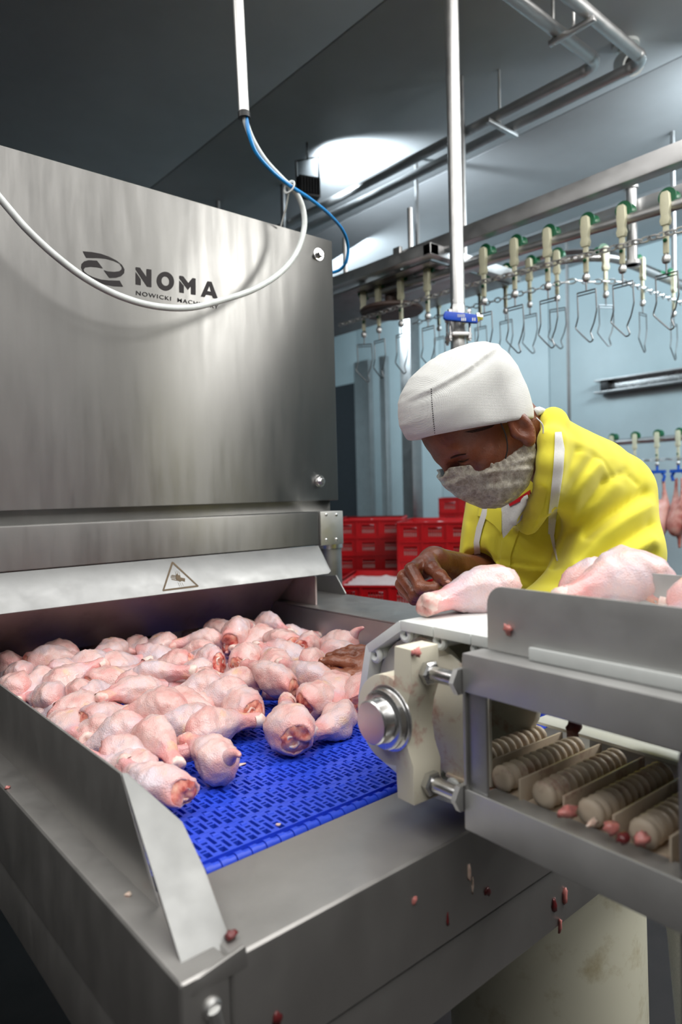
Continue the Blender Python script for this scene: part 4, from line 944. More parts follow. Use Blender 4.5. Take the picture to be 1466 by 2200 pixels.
# surveyed drumsticks of the pile: fat end, thin end (photo pixels), height of each above the belt, kind, roll, label
R_ = 'raw drumstick '
PILE = [
 (440,1572,598,1550,.034,.022,3,.3,'big plump '+R_+'lying sideways at the belt edge, knuckle against the cut one'),
 (633,1588,622,1494,.032,.044,0,.4,R_+'whose round cut face looks at the camera on the blue belt'),
 (470,1640,372,1580,.030,.040,5,2.4,R_+'with a pointed skin tip hanging onto the blue belt'),
 (316,1590,396,1680,.046,.022,3,1.,'plump '+R_+'with reddish ankle above the front-most cut one'),
 (392,1704,290,1650,.032,.036,2,.2,'front-most '+R_+'beside the corner wing, red cut bone showing'),
 (292,1660,215,1632,.030,.040,4,.8,'smooth pale '+R_+'against the guard, just behind the front-most one'),
 (222,1620,300,1612,.036,.036,1,.6,R_+'with wrinkled cut face at the guard plate, second cut from front'),
 (276,1574,196,1606,.046,.030,7,2.,'dimpled '+R_+'standing a bit upright near the guard, brown streak on top'),
 (140,1552,192,1594,.040,.034,7,.4,'small pink '+R_+'with yellow knuckle poking out along the guard'),
 (180,1554,300,1538,.046,.036,6,2.2,R_+'with bare pink muscle showing, third row from the guard end'),
 (122,1528,232,1540,.050,.036,0,1.1,R_+'with a big bloody cut face turned to the guard plate'),
 (102,1508,42,1500,.050,.044,4,.1,'pale '+R_+'half behind the guard, left of the bloody cut face'),
 (186,1494,112,1486,.056,.042,7,.9,'round pale '+R_+'above the bloody cut face near the guard'),
 (106,1456,44,1500,.056,.046,6,1.7,R_+'with dark skin edge on its top, at far left by the guard'),
 (128,1482,220,1434,.050,.072,3,.5,R_+'whose white knuckle points up and away at the left back'),
 (196,1474,322,1416,.052,.076,1,1.3,'long '+R_+'with pink cut face left and pink ankle raised right'),
 (352,1488,246,1506,.052,.060,2,2.6,R_+'with a black dot on its pale cut shank end'),
 (200,1506,276,1492,.052,.046,4,2.9,'round '+R_+'just left of the shank with a black dot'),
 (262,1478,358,1474,.054,.050,6,.9,R_+'lying flat behind the shank with a black dot'),
 (312,1462,396,1452,.058,.066,3,2.1,R_+'with a thick white sawn shank end at the pile centre'),
 (408,1424,330,1440,.062,.050,6,1.9,R_+'with orange fat at its thick end, back centre'),
 (470,1424,412,1422,.062,.054,0,2.8,R_+'with cut fold facing right, behind the pale smooth one at centre'),
 (434,1458,524,1448,.058,.050,4,1.4,'smooth bluish '+R_+'lying level at the middle of the pile'),
 (424,1442,398,1470,.056,.046,7,.7,'short pink '+R_+'left of the smooth bluish one'),
 (448,1480,352,1502,.056,.044,7,2.2,'bumpy '+R_+'with orange skin at its right end, mid pile'),
 (528,1470,468,1478,.052,.050,4,.3,R_+'with a pale torn tip left, right of mid pile'),
 (500,1492,420,1512,.052,.042,7,1.6,'goose-pimpled '+R_+'lying between mid pile and the big plump one'),
 (540,1528,474,1504,.040,.046,1,.2,R_+'with red torn flesh just above the big plump one'),
 (362,1512,452,1530,.048,.040,6,1.2,R_+'with orange patch and a slim ankle pointing right, near the big plump one'),
 (420,1550,286,1562,.042,.036,7,2.6,'long bumpy '+R_+'behind the one with the pointed tip'),
 (334,1530,276,1524,.042,.040,4,1.1,'small pale '+R_+'peeping out beneath the black-dotted shank'),
 (366,1528,290,1546,.050,.040,3,2.,'peach coloured skinless '+R_+'above the long bumpy one'),
 (582,1400,642,1412,.060,.050,6,.5,R_+'with a dark bruised knuckle at the back right'),
 (596,1440,548,1384,.054,.082,1,.4,R_+'standing steep with a big white knuckle on top'),
 (626,1482,542,1444,.050,.066,2,.9,'bright pink '+R_+'whose white knuckle points to the back left'),
 (512,1430,556,1404,.060,.062,0,1.8,R_+'whose folded peach cut face looks forward at the back centre'),
 (690,1466,634,1442,.048,.060,3,.6,R_+'with a bare white bone knob right of centre'),
 (720,1470,742,1548,.050,.026,7,.2,'long goose-pimpled '+R_+'pointing at the camera below the hand'),
 (764,1512,768,1462,.036,.046,2,2.3,R_+'with a red open cut beside the white conveyor disc'),
 (724,1532,660,1562,.032,.034,4,2.4,R_+'with smooth skinned side and yellow flap, right of the cut one'),
 (656,1514,700,1490,.040,.044,6,.7,R_+'with pink muscle behind the cut one on the belt'),
 (670,1430,708,1394,.056,.060,7,1.3,'upright pale '+R_+'left of the fingertips'),
 (744,1384,700,1392,.066,.056,5,2.2,R_+'with a pointed skin corner against the right wall'),
 (716,1402,760,1398,.064,.060,4,.5,R_+'with a thin skin flap just behind the fingers'),
 (648,1394,692,1386,.062,.056,1,2.6,R_+'with an orange cut end near the right wall'),
 (628,1386,584,1378,.064,.060,0,.9,R_+'showing a peach cut face left of the right wall corner'),
 (566,1346,628,1370,.066,.050,3,1.2,'shaded '+R_+'lying by the wall corner under the hood'),
 (508,1352,564,1346,.066,.060,4,.4,'shaded '+R_+'deepest under the hood beside the wall corner'),
 (568,1370,510,1394,.064,.054,7,2.1,'shaded '+R_+'sloping left in front of the wall corner pair'),
 (492,1384,534,1356,.064,.062,2,1.7,'shaded '+R_+'with a dark red cut hole facing out under the hood'),
 (456,1380,362,1390,.066,.064,3,2.8,'shaded '+R_+'whose dark red shank end points left under the hood'),
 (438,1402,392,1414,.062,.052,7,1.,'bluish '+R_+'half in shade in front of the dark red shank'),
 (302,1408,350,1416,.058,.050,6,.2,'shaded '+R_+'with a round brown cut face above the long pink one'),
 (292,1386,242,1410,.066,.054,4,1.8,'brownish shaded '+R_+'behind the round brown cut face'),
 (350,1382,332,1406,.066,.056,7,.6,'greyish shaded '+R_+'left of the dark red shank end'),
 (178,1440,222,1412,.058,.064,3,2.4,'grey shaded '+R_+'behind the white raised knuckle at left'),
 (242,1434,292,1418,.056,.056,7,.8,'grey bumpy shaded '+R_+'between the knuckle and the brown cut face'),
 (58,1432,106,1436,.062,.054,2,1.4,'shaded '+R_+'with a dark brown cut face at the far left'),
 (112,1458,152,1446,.058,.056,6,2.9,'brown '+R_+'with a bare bone end in the left shade'),
 (36,1452,-20,1446,.056,.050,4,.6,'dark wet '+R_+'at the left frame edge above the guard'),
 (142,1414,98,1424,.066,.060,3,1.9,'yellowish fatty shaded '+R_+'close under the throat plate'),
 (26,1430,-30,1420,.062,.058,7,1.1,'wet dark '+R_+'under the plate at the left frame edge'),
 (250,1400,196,1420,.064,.058,5,.3,'long shaded '+R_+'directly under the plate, left of centre'),
 (446,1354,518,1362,.068,.064,6,2.5,'shaded '+R_+'under the plate right of centre'),
 (34,1482,-14,1474,.054,.048,7,2.3,'pale '+R_+'cut off by the left frame edge above the guard'),
]
for i, (ax, ay, bx_, by_, zf_, zt_, k, roll, lab) in enumerate(PILE):
    A = on_z(ax, ay, ZB+zf_); B = on_z(bx_, by_, ZB+zt_); A[0] = max(A[0], 0.318); B[0] = max(B[0], 0.312); d = B-A; Ln = np.linalg.norm(d)
    sc_ = min(1.08, max(0.90, Ln/0.128)) if Ln > 0.09 else 0.95
    if k in (3, 4, 5, 7): A = A-d/Ln*0.030*sc_      # closed ends reach further back
    put_drum(k, A, A+d, roll, sc_, lab[0].upper()+lab[1:], 'drumsticks of the pile on the blue belt')
# the bottom layer of the pile, only glimpsed through gaps
low = 0
for iy in range(10):
    for ix in range(6):
        y = 0.86+iy*0.082+0.012*((ix*5) % 3); x = 0.345+ix*0.122+(0.05 if iy % 2 else 0)
        if x > 0.955 or y > 1.61: continue
        lim = 0.98 if x < 0.44 else (0.99 if x < 0.6 else 1.02)
        if y < lim-0.10+0.11*((ix*3+iy) % 2): continue
        a = ((ix*7+iy*5) % 11)*0.57; 
        A = np.array([x, y, ZB+0.024]); put_drum((ix+iy*2) % 8, A, A+np.array([math.cos(a), math.sin(a), 0.02]), a*2, 0.86, 'Buried bottom-layer drumstick %s from the guard, %s row from the front' % (('one', 'two', 'three', 'four', 'five', 'six')[ix], ordn[iy]), 'drumsticks of the bottom layer'); low += 1
# drumsticks riding on the white belt
ZW = 1.2235
for (fa_, ta_, k, roll, sc_, lab) in (
    ((1104, 1248, ZW+.036), (888, 1306, ZW+.017), 7, .4, 1.12, 'Raw drumstick at the open end of the white belt, shank hanging left'),
    ((1215, 1268, ZW+.030), (1290, 1285, ZW+.024), 2, 1.2, 1.0, 'Raw drumstick with ragged flesh just behind the near side guard'),
    ((1440, 1236, ZW+.050), (1285, 1284, ZW+.030), 3, 2.0, 1.15, 'Biggest raw drumstick on the white belt, thick end up at the frame edge'),
    ((1440, 1300, ZW+.030), (1560, 1300, ZW+.026), 4, .3, 1.05, 'Raw drumstick lowest at the right frame edge behind the guard')):
    A = on_z(*fa_); B = on_z(*ta_)
    put_drum(k, A, B, roll, sc_, lab, 'drumsticks on the white conveyor')

# ================================================================== THE WORKER
P = at
hd_ = math.cos(math.radians(15))*(-rt)+math.sin(math.radians(15))*(-fw); ct_, st_ = math.cos(math.radians(42)), math.sin(math.radians(42))
Fh, Uh = ct_*hd_-st_*up, st_*hd_+ct_*up; Lh = np.cross(Uh, Fh); H0 = at(1106, 928, 1.05)-Lh*0.072
HB = np.stack([Fh, Lh, Uh], 1)
def to_world(p): return p@HB.T+H0
def to_head(w): return (np.asarray(w)-H0)@HB
per = thing('person', 'Person in yellow coat, white cloth cap and white beard net bending over the drumsticks', 'person', (1.42, 0.72, 0))
nb = to_head(P(1216, 1030, 1.265))
def head_fn(X, Y, Z):
    I = np.eye(3); E = lambda c, r: ellip(X, Y, Z, c, I, r)
    d = E((-.006, 0, .055), (.094, .071, .080))
    d = smin(d, E((.036, 0, .052), (.058, .061, .056)), .02)
    d = smin(d, E((.040, 0, -.005), (.052, .056, .066)), .025)
    d = smin(d, E((.030, 0, -.050), (.055, .050, .040)), .02)
    d = smin(d, E((.062, 0, -.074), (.020, .022, .016)), .02)
    for s in (-1, 1):
        d = smin(d, E((.054, s*.044, -.004), (.020, .016, .016)), .02)
        d = smin(d, capsule(X, Y, Z, (.088, s*.010, .030), (.076, s*.040, .034), .008, .007), .012)
    for s in (-1, 1):
        d = smax(d, -E((.097, s*.031, .010), (.018, .017, .013)), .010)
    d = smin(d, capsule(X, Y, Z, (.088, 0, .026), (.101, 0, -.008), .0075, .0095), .010)
    for s in (-1, 1): d = smin(d, E((.093, s*.011, -.013), (.010, .008, .008)), .006)
    for s in (-1, 1):  # closed lids over the eyeballs
        d = smin(d, E((.0735, s*.031, .009), (.0135, .0150, .0125)), .003)
        d = smax(d, -capsule(X, Y, Z, (.0895, s*.022, .0015), (.0800, s*.0440, .0035), .0011, .0011), .0015)
        d = smax(d, -capsule(X, Y, Z, (.0890, s*.022, .0170), (.0790, s*.0435, .0165), .0012, .0012), .002)
    d = smin(d, capsule(X, Y, Z, (.090, -.016, -.043), (.090, .016, -.043), .007, .007), .008)
    for s in (-1, 1):
        er = E((-.012, s*.0765, .000), (.019, .0085, .031))
        er = smin(er, E((-.008, s*.076, -.024), (.010, .007, .011)), .006)
        er = smax(er, -E((-.008, s*.086, .002), (.0095, .009, .017)), .004)
        er = smin(er, E((.004, s*.074, -.002), (.006, .006, .008)), .004)
        d = smin(d, er, .005)
    d = smin(d, capsule(X, Y, Z, (-.042, 0, -.020), nb, .047, .044), .022)
    return d
def nets_arrays(fn, lo, hi, h, T=None):
    p, f = surface_nets(fn, lo, hi, h)
    return (T(p) if T else p), f
def seg_fn(chains, k=.004, bk=.012):
    """hand: first chains are palm rays (blended well), the others fingers"""
    def fn(X, Y, Z):
        pal = None
        for a, b, ra, rb in chains['palm']:
            c = capsule(X, Y, Z, a, b, ra, rb); pal = c if pal is None else smin(pal, c, bk)
        d = pal
        for fing in chains['fingers']:
            fd_ = None
            for (a, ra), (b, rb) in zip(fing[:-1], fing[1:]):
                c = capsule(X, Y, Z, a, b, ra, rb); c = smin(c, np.sqrt((X-b[0])**2+(Y-b[1])**2+(Z-b[2])**2)-rb*1.06, .003)
                fd_ = c if fd_ is None else smin(fd_, c, k)
            d = smin(d, fd_, .0035)
        return d
    return fn
# right hand: loose fist held up over the rail, left of the chest
rw, rel = P(934, 1206, 1.225), P(1045, 1243, 1.385)
mcp = [P(884, 1224, 1.158), P(868, 1240, 1.176), P(863, 1256, 1.197), P(868, 1270, 1.220)]
pip = [P(905, 1262, 1.128), P(893, 1275, 1.148), P(888, 1283, 1.172), P(890, 1288, 1.198)]
dip = [P(933, 1263, 1.128), P(922, 1279, 1.142), P(914, 1286, 1.162), P(912, 1289, 1.188)]
tip = [P(952, 1258, 1.140), P(946, 1277, 1.150), P(932, 1285, 1.166), P(926, 1288, 1.190)]
fr_ = [(.0118, .0108, .0092, .0078), (.0120, .0110, .0094, .0080), (.0114, .0104, .0088, .0076), (.0102, .0092, .0080, .0070)]
RH = {'palm': [(rw+(q-rw)*.12, q-(q-rw)*.04, .0150, .0125) for q in mcp]+[(rel, rw, .041, .0255), (rw, P(908, 1222, 1.185), .0235, .019)],
      'fingers': [[(mcp[i], fr_[i][0]), (pip[i], fr_[i][1]), (dip[i], fr_[i][2]), (tip[i], fr_[i][3])] for i in range(4)]+
                 [[(P(922, 1208, 1.195), .0165), (P(930, 1222, 1.152), .0125), (P(946, 1238, 1.128), .0110), (P(960, 1251, 1.120), .0088)]]}
# left hand: spread flat among the drumsticks, wrist behind the conveyor end
lw, lel = P(870, 1424, 1.255), P(1230, 1335, 1.16)
lm = [P(795, 1449, 1.222), P(790, 1431, 1.238), P(795, 1414, 1.256), P(804, 1401, 1.276)]
lp = [P(752, 1451, 1.216), P(746, 1425, 1.234), P(756, 1407, 1.252), P(776, 1396, 1.272)]
ld = [P(720, 1446, 1.218), P(716, 1421, 1.236), P(728, 1406, 1.254), P(754, 1395, 1.272)]
lt = [P(700, 1440, 1.224), P(694, 1422, 1.242), P(708, 1411, 1.258), P(736, 1400, 1.276)]
LH = {'palm': [(lw+(q-lw)*.12, q+(w_-q)*.35, .0165, .0125) for q, w_ in zip(lm, lp)]+[(lel, lw, .042, .0270), (lw, P(820, 1425, 1.25), .024, .019)],
      'fingers': [[(lm[i], fr_[i][0]), (lp[i], fr_[i][1]), (ld[i], fr_[i][2]), (lt[i], fr_[i][3])] for i in range(4)]+
                 [[(P(845, 1440, 1.23), .017), (P(800, 1459, 1.205), .0125), (P(765, 1464, 1.200), .0108), (P(738, 1462, 1.205), .0085)]]}
def bounds(pts, pad):
    a = np.array(pts); return a.min(0)-pad, a.max(0)+pad
pieces = []
pieces.append((*nets_arrays(head_fn, (-.13, -.115, -.16), (.135, .115, .155), .0026, to_world), 0))
rb_ = bounds([rw+(rel-rw)*.9]+mcp+pip+dip+tip+[P(960, 1251, 1.12)], .034); pieces.append((*nets_arrays(seg_fn(RH), rb_[0], rb_[1], .0017), 1))
lb_ = bounds([lw+(lel-lw)*.08]+lm+lp+ld+lt+[P(738, 1462, 1.205)], .030); pieces.append((*nets_arrays(seg_fn(LH, bk=.018), lb_[0], lb_[1], .0017), 1))
SL, SR = P(1312, 1060, 1.26), P(1064, 1085, 1.43)
def trunk_fn(X, Y, Z):
    d = capsule(X, Y, Z, P(1205, 1170, 1.42), P(1371, 1440, 1.66), .085, .10)
    d = smin(d, capsule(X, Y, Z, SL+fw*.03+np.array([0, 0, -.02]), SR+fw*.02, .035, .035), .03); d = smin(d, capsule(X, Y, Z, P(1205, 1170, 1.42), P(1218, 1035, 1.27), .06, .045), .03)
    d = smin(d, capsule(X, Y, Z, SL, lel, .05, .044), .02); d = smin(d, capsule(X, Y, Z, lel, lw+(lel-lw)*.07, .042, .029), .01); d = smin(d, capsule(X, Y, Z, SR, rel, .045, .042), .02)
    return d
tb_ = bounds([SL, SR, lel, rel, P(1371, 1440, 1.62), lw], .14); pieces.append((*nets_arrays(trunk_fn, tb_[0], tb_[1], .009), 0))
V, Fc, Mi = [], [], []
for p, f, mi in pieces:
    b = len(V); V += p.tolist(); Fc += (f+b).tolist(); Mi += [mi]*len(f)
bme = bpy.data.meshes.new('body'); bme.from_pydata(V, [], Fc); bme.update()
bm = bmesh.new(); bm.from_mesh(bme); bmesh.ops.smooth_vert(bm, verts=bm.verts, factor=0.4, use_axis_x=True, use_axis_y=True, use_axis_z=True); bm.to_mesh(bme); bm.free()
bme.materials.append(M['skin']); bme.materials.append(M['wetskin'])
bme.polygons.foreach_set('material_index', Mi); bme.polygons.foreach_set('use_smooth', [True]*len(Mi))
new_obj('body', bme, None, per)
def nail(c, n_, d_, name='fingernail'):
    n_ = np.array(n_)/np.linalg.norm(n_); d_ = np.array(d_)-n_*(np.array(d_)@n_); d_ /= np.linalg.norm(d_); s_ = np.cross(n_, d_); vs = []; fs = []
    for i in range(6):
        for j in range(12):
            a = 2*PI*j/12; q = i/5; vs.append(c+d_*0.0058*q*math.cos(a)+s_*0.0046*q*math.sin(a)+n_*(0.0014*(1-q*q)))
    for i in range(5): fs += [(i*12+j, i*12+(j+1) % 12, (i+1)*12+(j+1) % 12, (i+1)*12+j) for j in range(12)]
    o = MB().add(vs, fs).obj(name, 'nail', per, smooth=180); return o
tt, ti = RH['fingers'][4][3][0], RH['fingers'][4][2][0]
nail(tt-fw*0.0072+up*0.0040, -fw*0.8+up*0.6, tt-ti)
nail(lt[0]-fw*0.004+up*0.0062, up*0.85-fw*0.5, lt[0]-ld[0]); nail(lt[1]-fw*0.004+up*0.0066, up*0.85-fw*0.5, lt[1]-ld[1])

# cap
def poly_sdf(U2, V2, poly):
    n = len(poly); d = np.full(U2.shape, 1e9); s = np.ones(U2.shape)
    for i in range(n):
        ax_, ay_ = poly[i]; bx2, by2 = poly[i-1]; ex_, ey_ = bx2-ax_, by2-ay_; wx, wy = U2-ax_, V2-ay_
        t = np.clip((wx*ex_+wy*ey_)/(ex_*ex_+ey_*ey_), 0, 1); d = np.minimum(d, (wx-ex_*t)**2+(wy-ey_*t)**2)
        c1 = V2 >= ay_; c2 = V2 < by2; c3 = ex_*wy > ey_*wx
        s = np.where((c1 & c2 & c3) | (~c1 & ~c2 & ~c3), -s, s)
    return s*np.sqrt(d)
CAPP = [(.111, .090), (.106, .115), (.090, .138), (.071, .153), (.044, .162), (.016, .163), (-.018, .158), (-.049, .148), (-.070, .139), (-.084, .130), (-.094, .112), (-.100, .090), (-.100, .064), (-.090, .030), (-.074, -.008), (-.064, -.021), (-.058, -.07), (.09, -.03), (.104, .05)]
def inflate(poly, R, Wd, taper=None):
    def g_(X, Y, Z):
        d2 = poly_sdf(X[:, 0, :].astype(float), Z[:, 0, :].astype(float), poly)
        x = np.clip(-d2/R, 0, 1); hw = (Wd if not taper else np.interp(X[:, 0, :], *taper))*np.sqrt(np.clip(1-(1-x)**2, 0, 1)); hw = np.where(d2 > 0, -d2*2.0, hw)
        return (np.abs(Y)-hw[:, None, :])*0.7
    return g_
capg = inflate(CAPP, .080, .087)
def cap_fn(X, Y, Z):
    g1 = capg(X, Y, Z)
    g1 = g1+0.0016*np.sin(Z*70+X*40)*np.sin(X*55-Z*20)*np.clip((X*-1+.06)/.1, 0, 1)
    rim = -(Z-.62*X-.0195)/1.177
    sh = smax(g1, rim, .004)
    # seam ridge between crown and side band
    xs = np.array([-.12, -.095, -.075, -.045, 0, .05, .1, .13]); zs_ = np.array([.118, .112, .113, .118, .123, .133, .148, .16])
    zz = np.interp(X[:, 0, 0], xs, zs_)[:, None, None]
    return sh-0.0034*np.exp(-((Z-zz)/.0038)**2)+0.0022*np.exp(-((Z-zz+.007)/.005)**2)-.005*np.exp(-(((X+.088)+.25*(Z-.11))/.006)**2)*np.clip((Z-.085)/.03, 0, 1)
cp_, cf_ = surface_nets(cap_fn, (-.12, -.1, -.05), (.13, .1, .18), .0030)
def mesh_from(p, f, name, mat, parent, it=1):
    me = bpy.data.meshes.new(name); me.from_pydata(p.tolist(), [], f.tolist()); me.update()
    bm = bmesh.new(); bm.from_mesh(me)
    for _ in range(it): bmesh.ops.smooth_vert(bm, verts=bm.verts, factor=0.5, use_axis_x=True, use_axis_y=True, use_axis_z=True)
    bm.to_mesh(me); bm.free(); me.polygons.foreach_set('use_smooth', [True]*len(me.polygons))
    return new_obj(name, me, mat, parent)
capo = mesh_from(to_world(cp_), cf_, 'cloth_cap', 'cap', per, 2)
st = MB()
for i in range(22):
    q = at(927+8*(i/21)**1.3, 836+i*4.7, 1.0); hit = BVHTree.FromPolygons([v.co for v in capo.data.vertices], [p.vertices[:] for p in capo.data.polygons]) if i == 0 else hit
    lo_, nr_, _, _ = hit.ray_cast(Vector(CAM), Vector(q-CAM).normalized())
    if lo_: st.lathe(np.array(lo_), np.array(nr_), [(-0.0004, 0.0009), (0.0004, 0.0009)], 6)
st.obj('stitching', 'print', capo)['kind'] = 'stuff'
tl = [P(1146, 888, 1.10), P(1157, 884, 1.105), P(1164, 893, 1.11), P(1160, 906, 1.11)]
MB().tube(spline(tl, 10), [0.012, .0125, .013, .013, .013, .0125, .012, .011, .010, .009, .006], 10, flat=0.6).obj('cap_tie', 'cap', capo, smooth=180)
# beard net
MKP = [(.116, .022), (.120, .000), (.115, -.028), (.104, -.056), (.091, -.077), (.071, -.094), (.047, -.099), (.019, -.094), (-.004, -.081), (-.020, -.066), (-.036, -.046), (-.046, -.01), (-.02, .04), (.06, .05), (.11, .045)]
mkg = inflate(MKP, .034, .070, ([-.05, .02, .06, .09, .11, .128], [.071, .070, .060, .043, .028, .018]))
def mask_fn(X, Y, Z):
    ut = np.interp(X[:, 0, 0], [-.05, -.03, -.026, .002, .023, .044, .074, .099, .112, .13], [-.046, -.034, -.030, -.027, -.025, -.022, .001, .018, .013, .012])[:, None, None]
    e = np.clip(1-(ut-Z)/.016, 0, 1); eb = np.clip(1-(X+.036)/.035, 0, 1)
    g1 = mkg(X, Y, Z)*1.2+.0035*np.clip((X)/.1, -1, 1)
    g1 = g1-.0024*np.sin(X*620+Z*160)*e-.0022*np.sin(Z*520-X*200)*eb*(1-e)
    g1 = g1-.0022*np.sin(X*95+Z*150+2*np.sin(Z*60))*np.sin(Z*70-X*42)-.0010*np.sin(X*210-Z*260+Y*90)
    g1 = g1-.0030*np.exp(-((Z+.050-.42*X)/.006)**2)-.0026*np.exp(-((Z+.072-.75*X)/.005)**2)
    return np.maximum(np.maximum(g1, (Z-ut)), -(g1+.0080))
mp_, mf_ = surface_nets(mask_fn, (-.055, -.085, -.112), (.135, .085, .045), .0019)
mko = mesh_from(to_world(mp_), mf_, 'beard_mask', 'mask', per, 1)
hl = lambda f, l, u: H0+Fh*f+Lh*l+Uh*u
MB().tube(spline([hl(-.040, .078, -.006), hl(-.040, .080, -.020), hl(-.034, .075, -.034)], 8), .0011, 6).obj('ear_loop', 'white', mko)
MB().tube(spline([hl(.010, .0745, .026), hl(.016, .0735, .005), hl(.026, .0705, -.012), hl(.037, .067, -.022)], 10), .0010, 6).obj('face_cord', 'black', mko)
# brow and temple hair
body_bvh = BVHTree.FromPolygons([Vector(v) for v in V], Fc)
def drape(name, poly, bvh, off, thick, mat, parent, step=6, smooth=60, follow=None):
    """cloth panel laid on a surface: outline in photo pixels, cast onto the body"""
    xs = [p[0] for p in poly]; ys = [p[1] for p in poly]
    gx = np.arange(min(xs), max(xs)+step, step); gy = np.arange(min(ys), max(ys)+step, step)
    bm = bmesh.new(); vs = [bm.verts.new((x, y, 0)) for x, y in poly]; bm.faces.new(vs)
    for x in gx[1:-1]: bmesh.ops.bisect_plane(bm, geom=bm.verts[:]+bm.edges[:]+bm.faces[:], plane_co=(x, 0, 0), plane_no=(1, 0, 0))
    for y in gy[1:-1]: bmesh.ops.bisect_plane(bm, geom=bm.verts[:]+bm.edges[:]+bm.faces[:], plane_co=(0, y, 0), plane_no=(0, 1, 0))
    last = None; bad = []
    for v in bm.verts:
        d = Vector(ray(v.co.x, v.co.y)).normalized(); h = bvh.ray_cast(Vector(CAM), d)
        if h[0] is None: bad.append((v, d)); continue
        last = h[3]; v.co = h[0]-d*off; v.tag = True
    for v, d in bad:
        nb_ = [e.other_vert(v).co for e in v.link_edges if e.other_vert(v).tag]; dist = (nb_[0]-Vector(CAM)).length if nb_ else (last or 1.2)
        v.co = Vector(CAM)+d*dist
    for _ in range(3):
        dist = {v: (v.co-Vector(CAM)).length for v in bm.verts}
        for v in bm.verts:
            q_ = [dist[e.other_vert(v)] for e in v.link_edges]
            if q_: v.co = Vector(CAM)+(v.co-Vector(CAM)).normalized()*min(dist[v], 0.4*dist[v]+0.6*sum(q_)/len(q_)+off*.3)
    top = list(bm.faces)
    r = bmesh.ops.extrude_face_region(bm, geom=top)
    for v in [g_ for g_ in r['geom'] if isinstance(g_, bmesh.types.BMVert)]: v.co -= (v.co-Vector(CAM)).normalized()*thick
    bmesh.ops.recalc_face_normals(bm, faces=bm.faces)
    me = bpy.data.meshes.new(name); bm.to_mesh(me); bm.free()
    for p in me.polygons: p.use_smooth = True
    me.set_sharp_from_angle(angle=math.radians(smooth))
    return new_obj(name, me, mat, parent)
drape('eyebrow', [(968, 984), (978, 979), (992, 976), (1002, 975), (1001, 977), (990, 979), (977, 983), (969, 986)], body_bvh, .0004, .0012, 'hair', per, 4)
drape('eyelashes', [(984, 991), (996, 990), (1008, 985), (1008, 987), (996, 993), (985, 993)], body_bvh, .0003, .0009, 'hair', per, 4)
drape('temple_hair', [(998, 928), (1064, 912), (1058, 918), (1038, 925), (1015, 930)], body_bvh, .0001, .0004, 'hair', per, 4)

# coat
def project(w):
    q = w-CAM; z = q@fw; return np.stack([W/2+F*(q@rt)/z, H/2-F*(q@up)/z], 1), z
BT = np.stack([rt, up, fw])
def coat_fn(X, Y, Z):
    ch = ellip(X, Y, Z, P(1192, 1165, 1.385), BT, (.172, .19, .13))
    d = smin(ch, ellip(X, Y, Z, P(1275, 1330, 1.52), BT, (.17, .22, .15)), .10)
    d = smin(d, capsule(X, Y, Z, P(1300, 1360, 1.56), (1.50, .74, .80), .16, .175), .10)
    d = smin(d, capsule(X, Y, Z, P(1222, 1000, 1.29), P(1110, 1040, 1.40), .050, .050), .06)
    sh = capsule(X, Y, Z, P(1312, 1062, 1.265), P(1312, 1190, 1.225), .066, .080)
    sh = smin(sh, capsule(X, Y, Z, P(1312, 1190, 1.225), lel, .080, .078), .05)
    sh = smin(sh, capsule(X, Y, Z, P(1225, 992, 1.27), P(1312, 1060, 1.27), .050, .064), .06)
    d = smin(d, sh, .022)
    ra = capsule(X, Y, Z, SR, rel+(rel-SR)*.02, .060, .060); d = smin(d, ra, .03)
    d = smax(d, -capsule(X, Y, Z, rel+(rw-rel)*.28, rel+(rw-rel)*1.0, .052, .052), .006)
    d = smin(d, capsule(X, Y, Z, lel, lel+(lw-lel)*.30, .074, .062), .04)
    col = None
    cpts = [P(1188, 902, 1.10), P(1184, 945, 1.066), P(1182, 990, 1.062), P(1178, 1035, 1.078), P(1162, 1085, 1.125), P(1136, 1125, 1.20)]
    for i, (a, b) in enumerate(zip(cpts[:-1], cpts[1:])):
        c = capsule(X, Y, Z, a, b, .015+.002*min(i, 2), .016+.002*min(i, 2)); col = c if col is None else smin(col, c, .01)
    d = smin(d, col, .012)
    for a, b, ra_, rb2 in ((P(1196, 915, 1.098), P(1280, 1000, 1.240), .016, .050), (P(1191, 950, 1.074), P(1285, 1020, 1.225), .018, .055), (P(1190, 990, 1.072), P(1285, 1060, 1.215), .018, .050), (P(1186, 1030, 1.086), P(1260, 1095, 1.21), .018, .045)):
        d = smin(d, capsule(X, Y, Z, a, b, ra_, rb2), .02)
    return smin(d, capsule(X, Y, Z, P(1188, 902, 1.10), P(1150, 930, 1.25), .016, .02), .02)
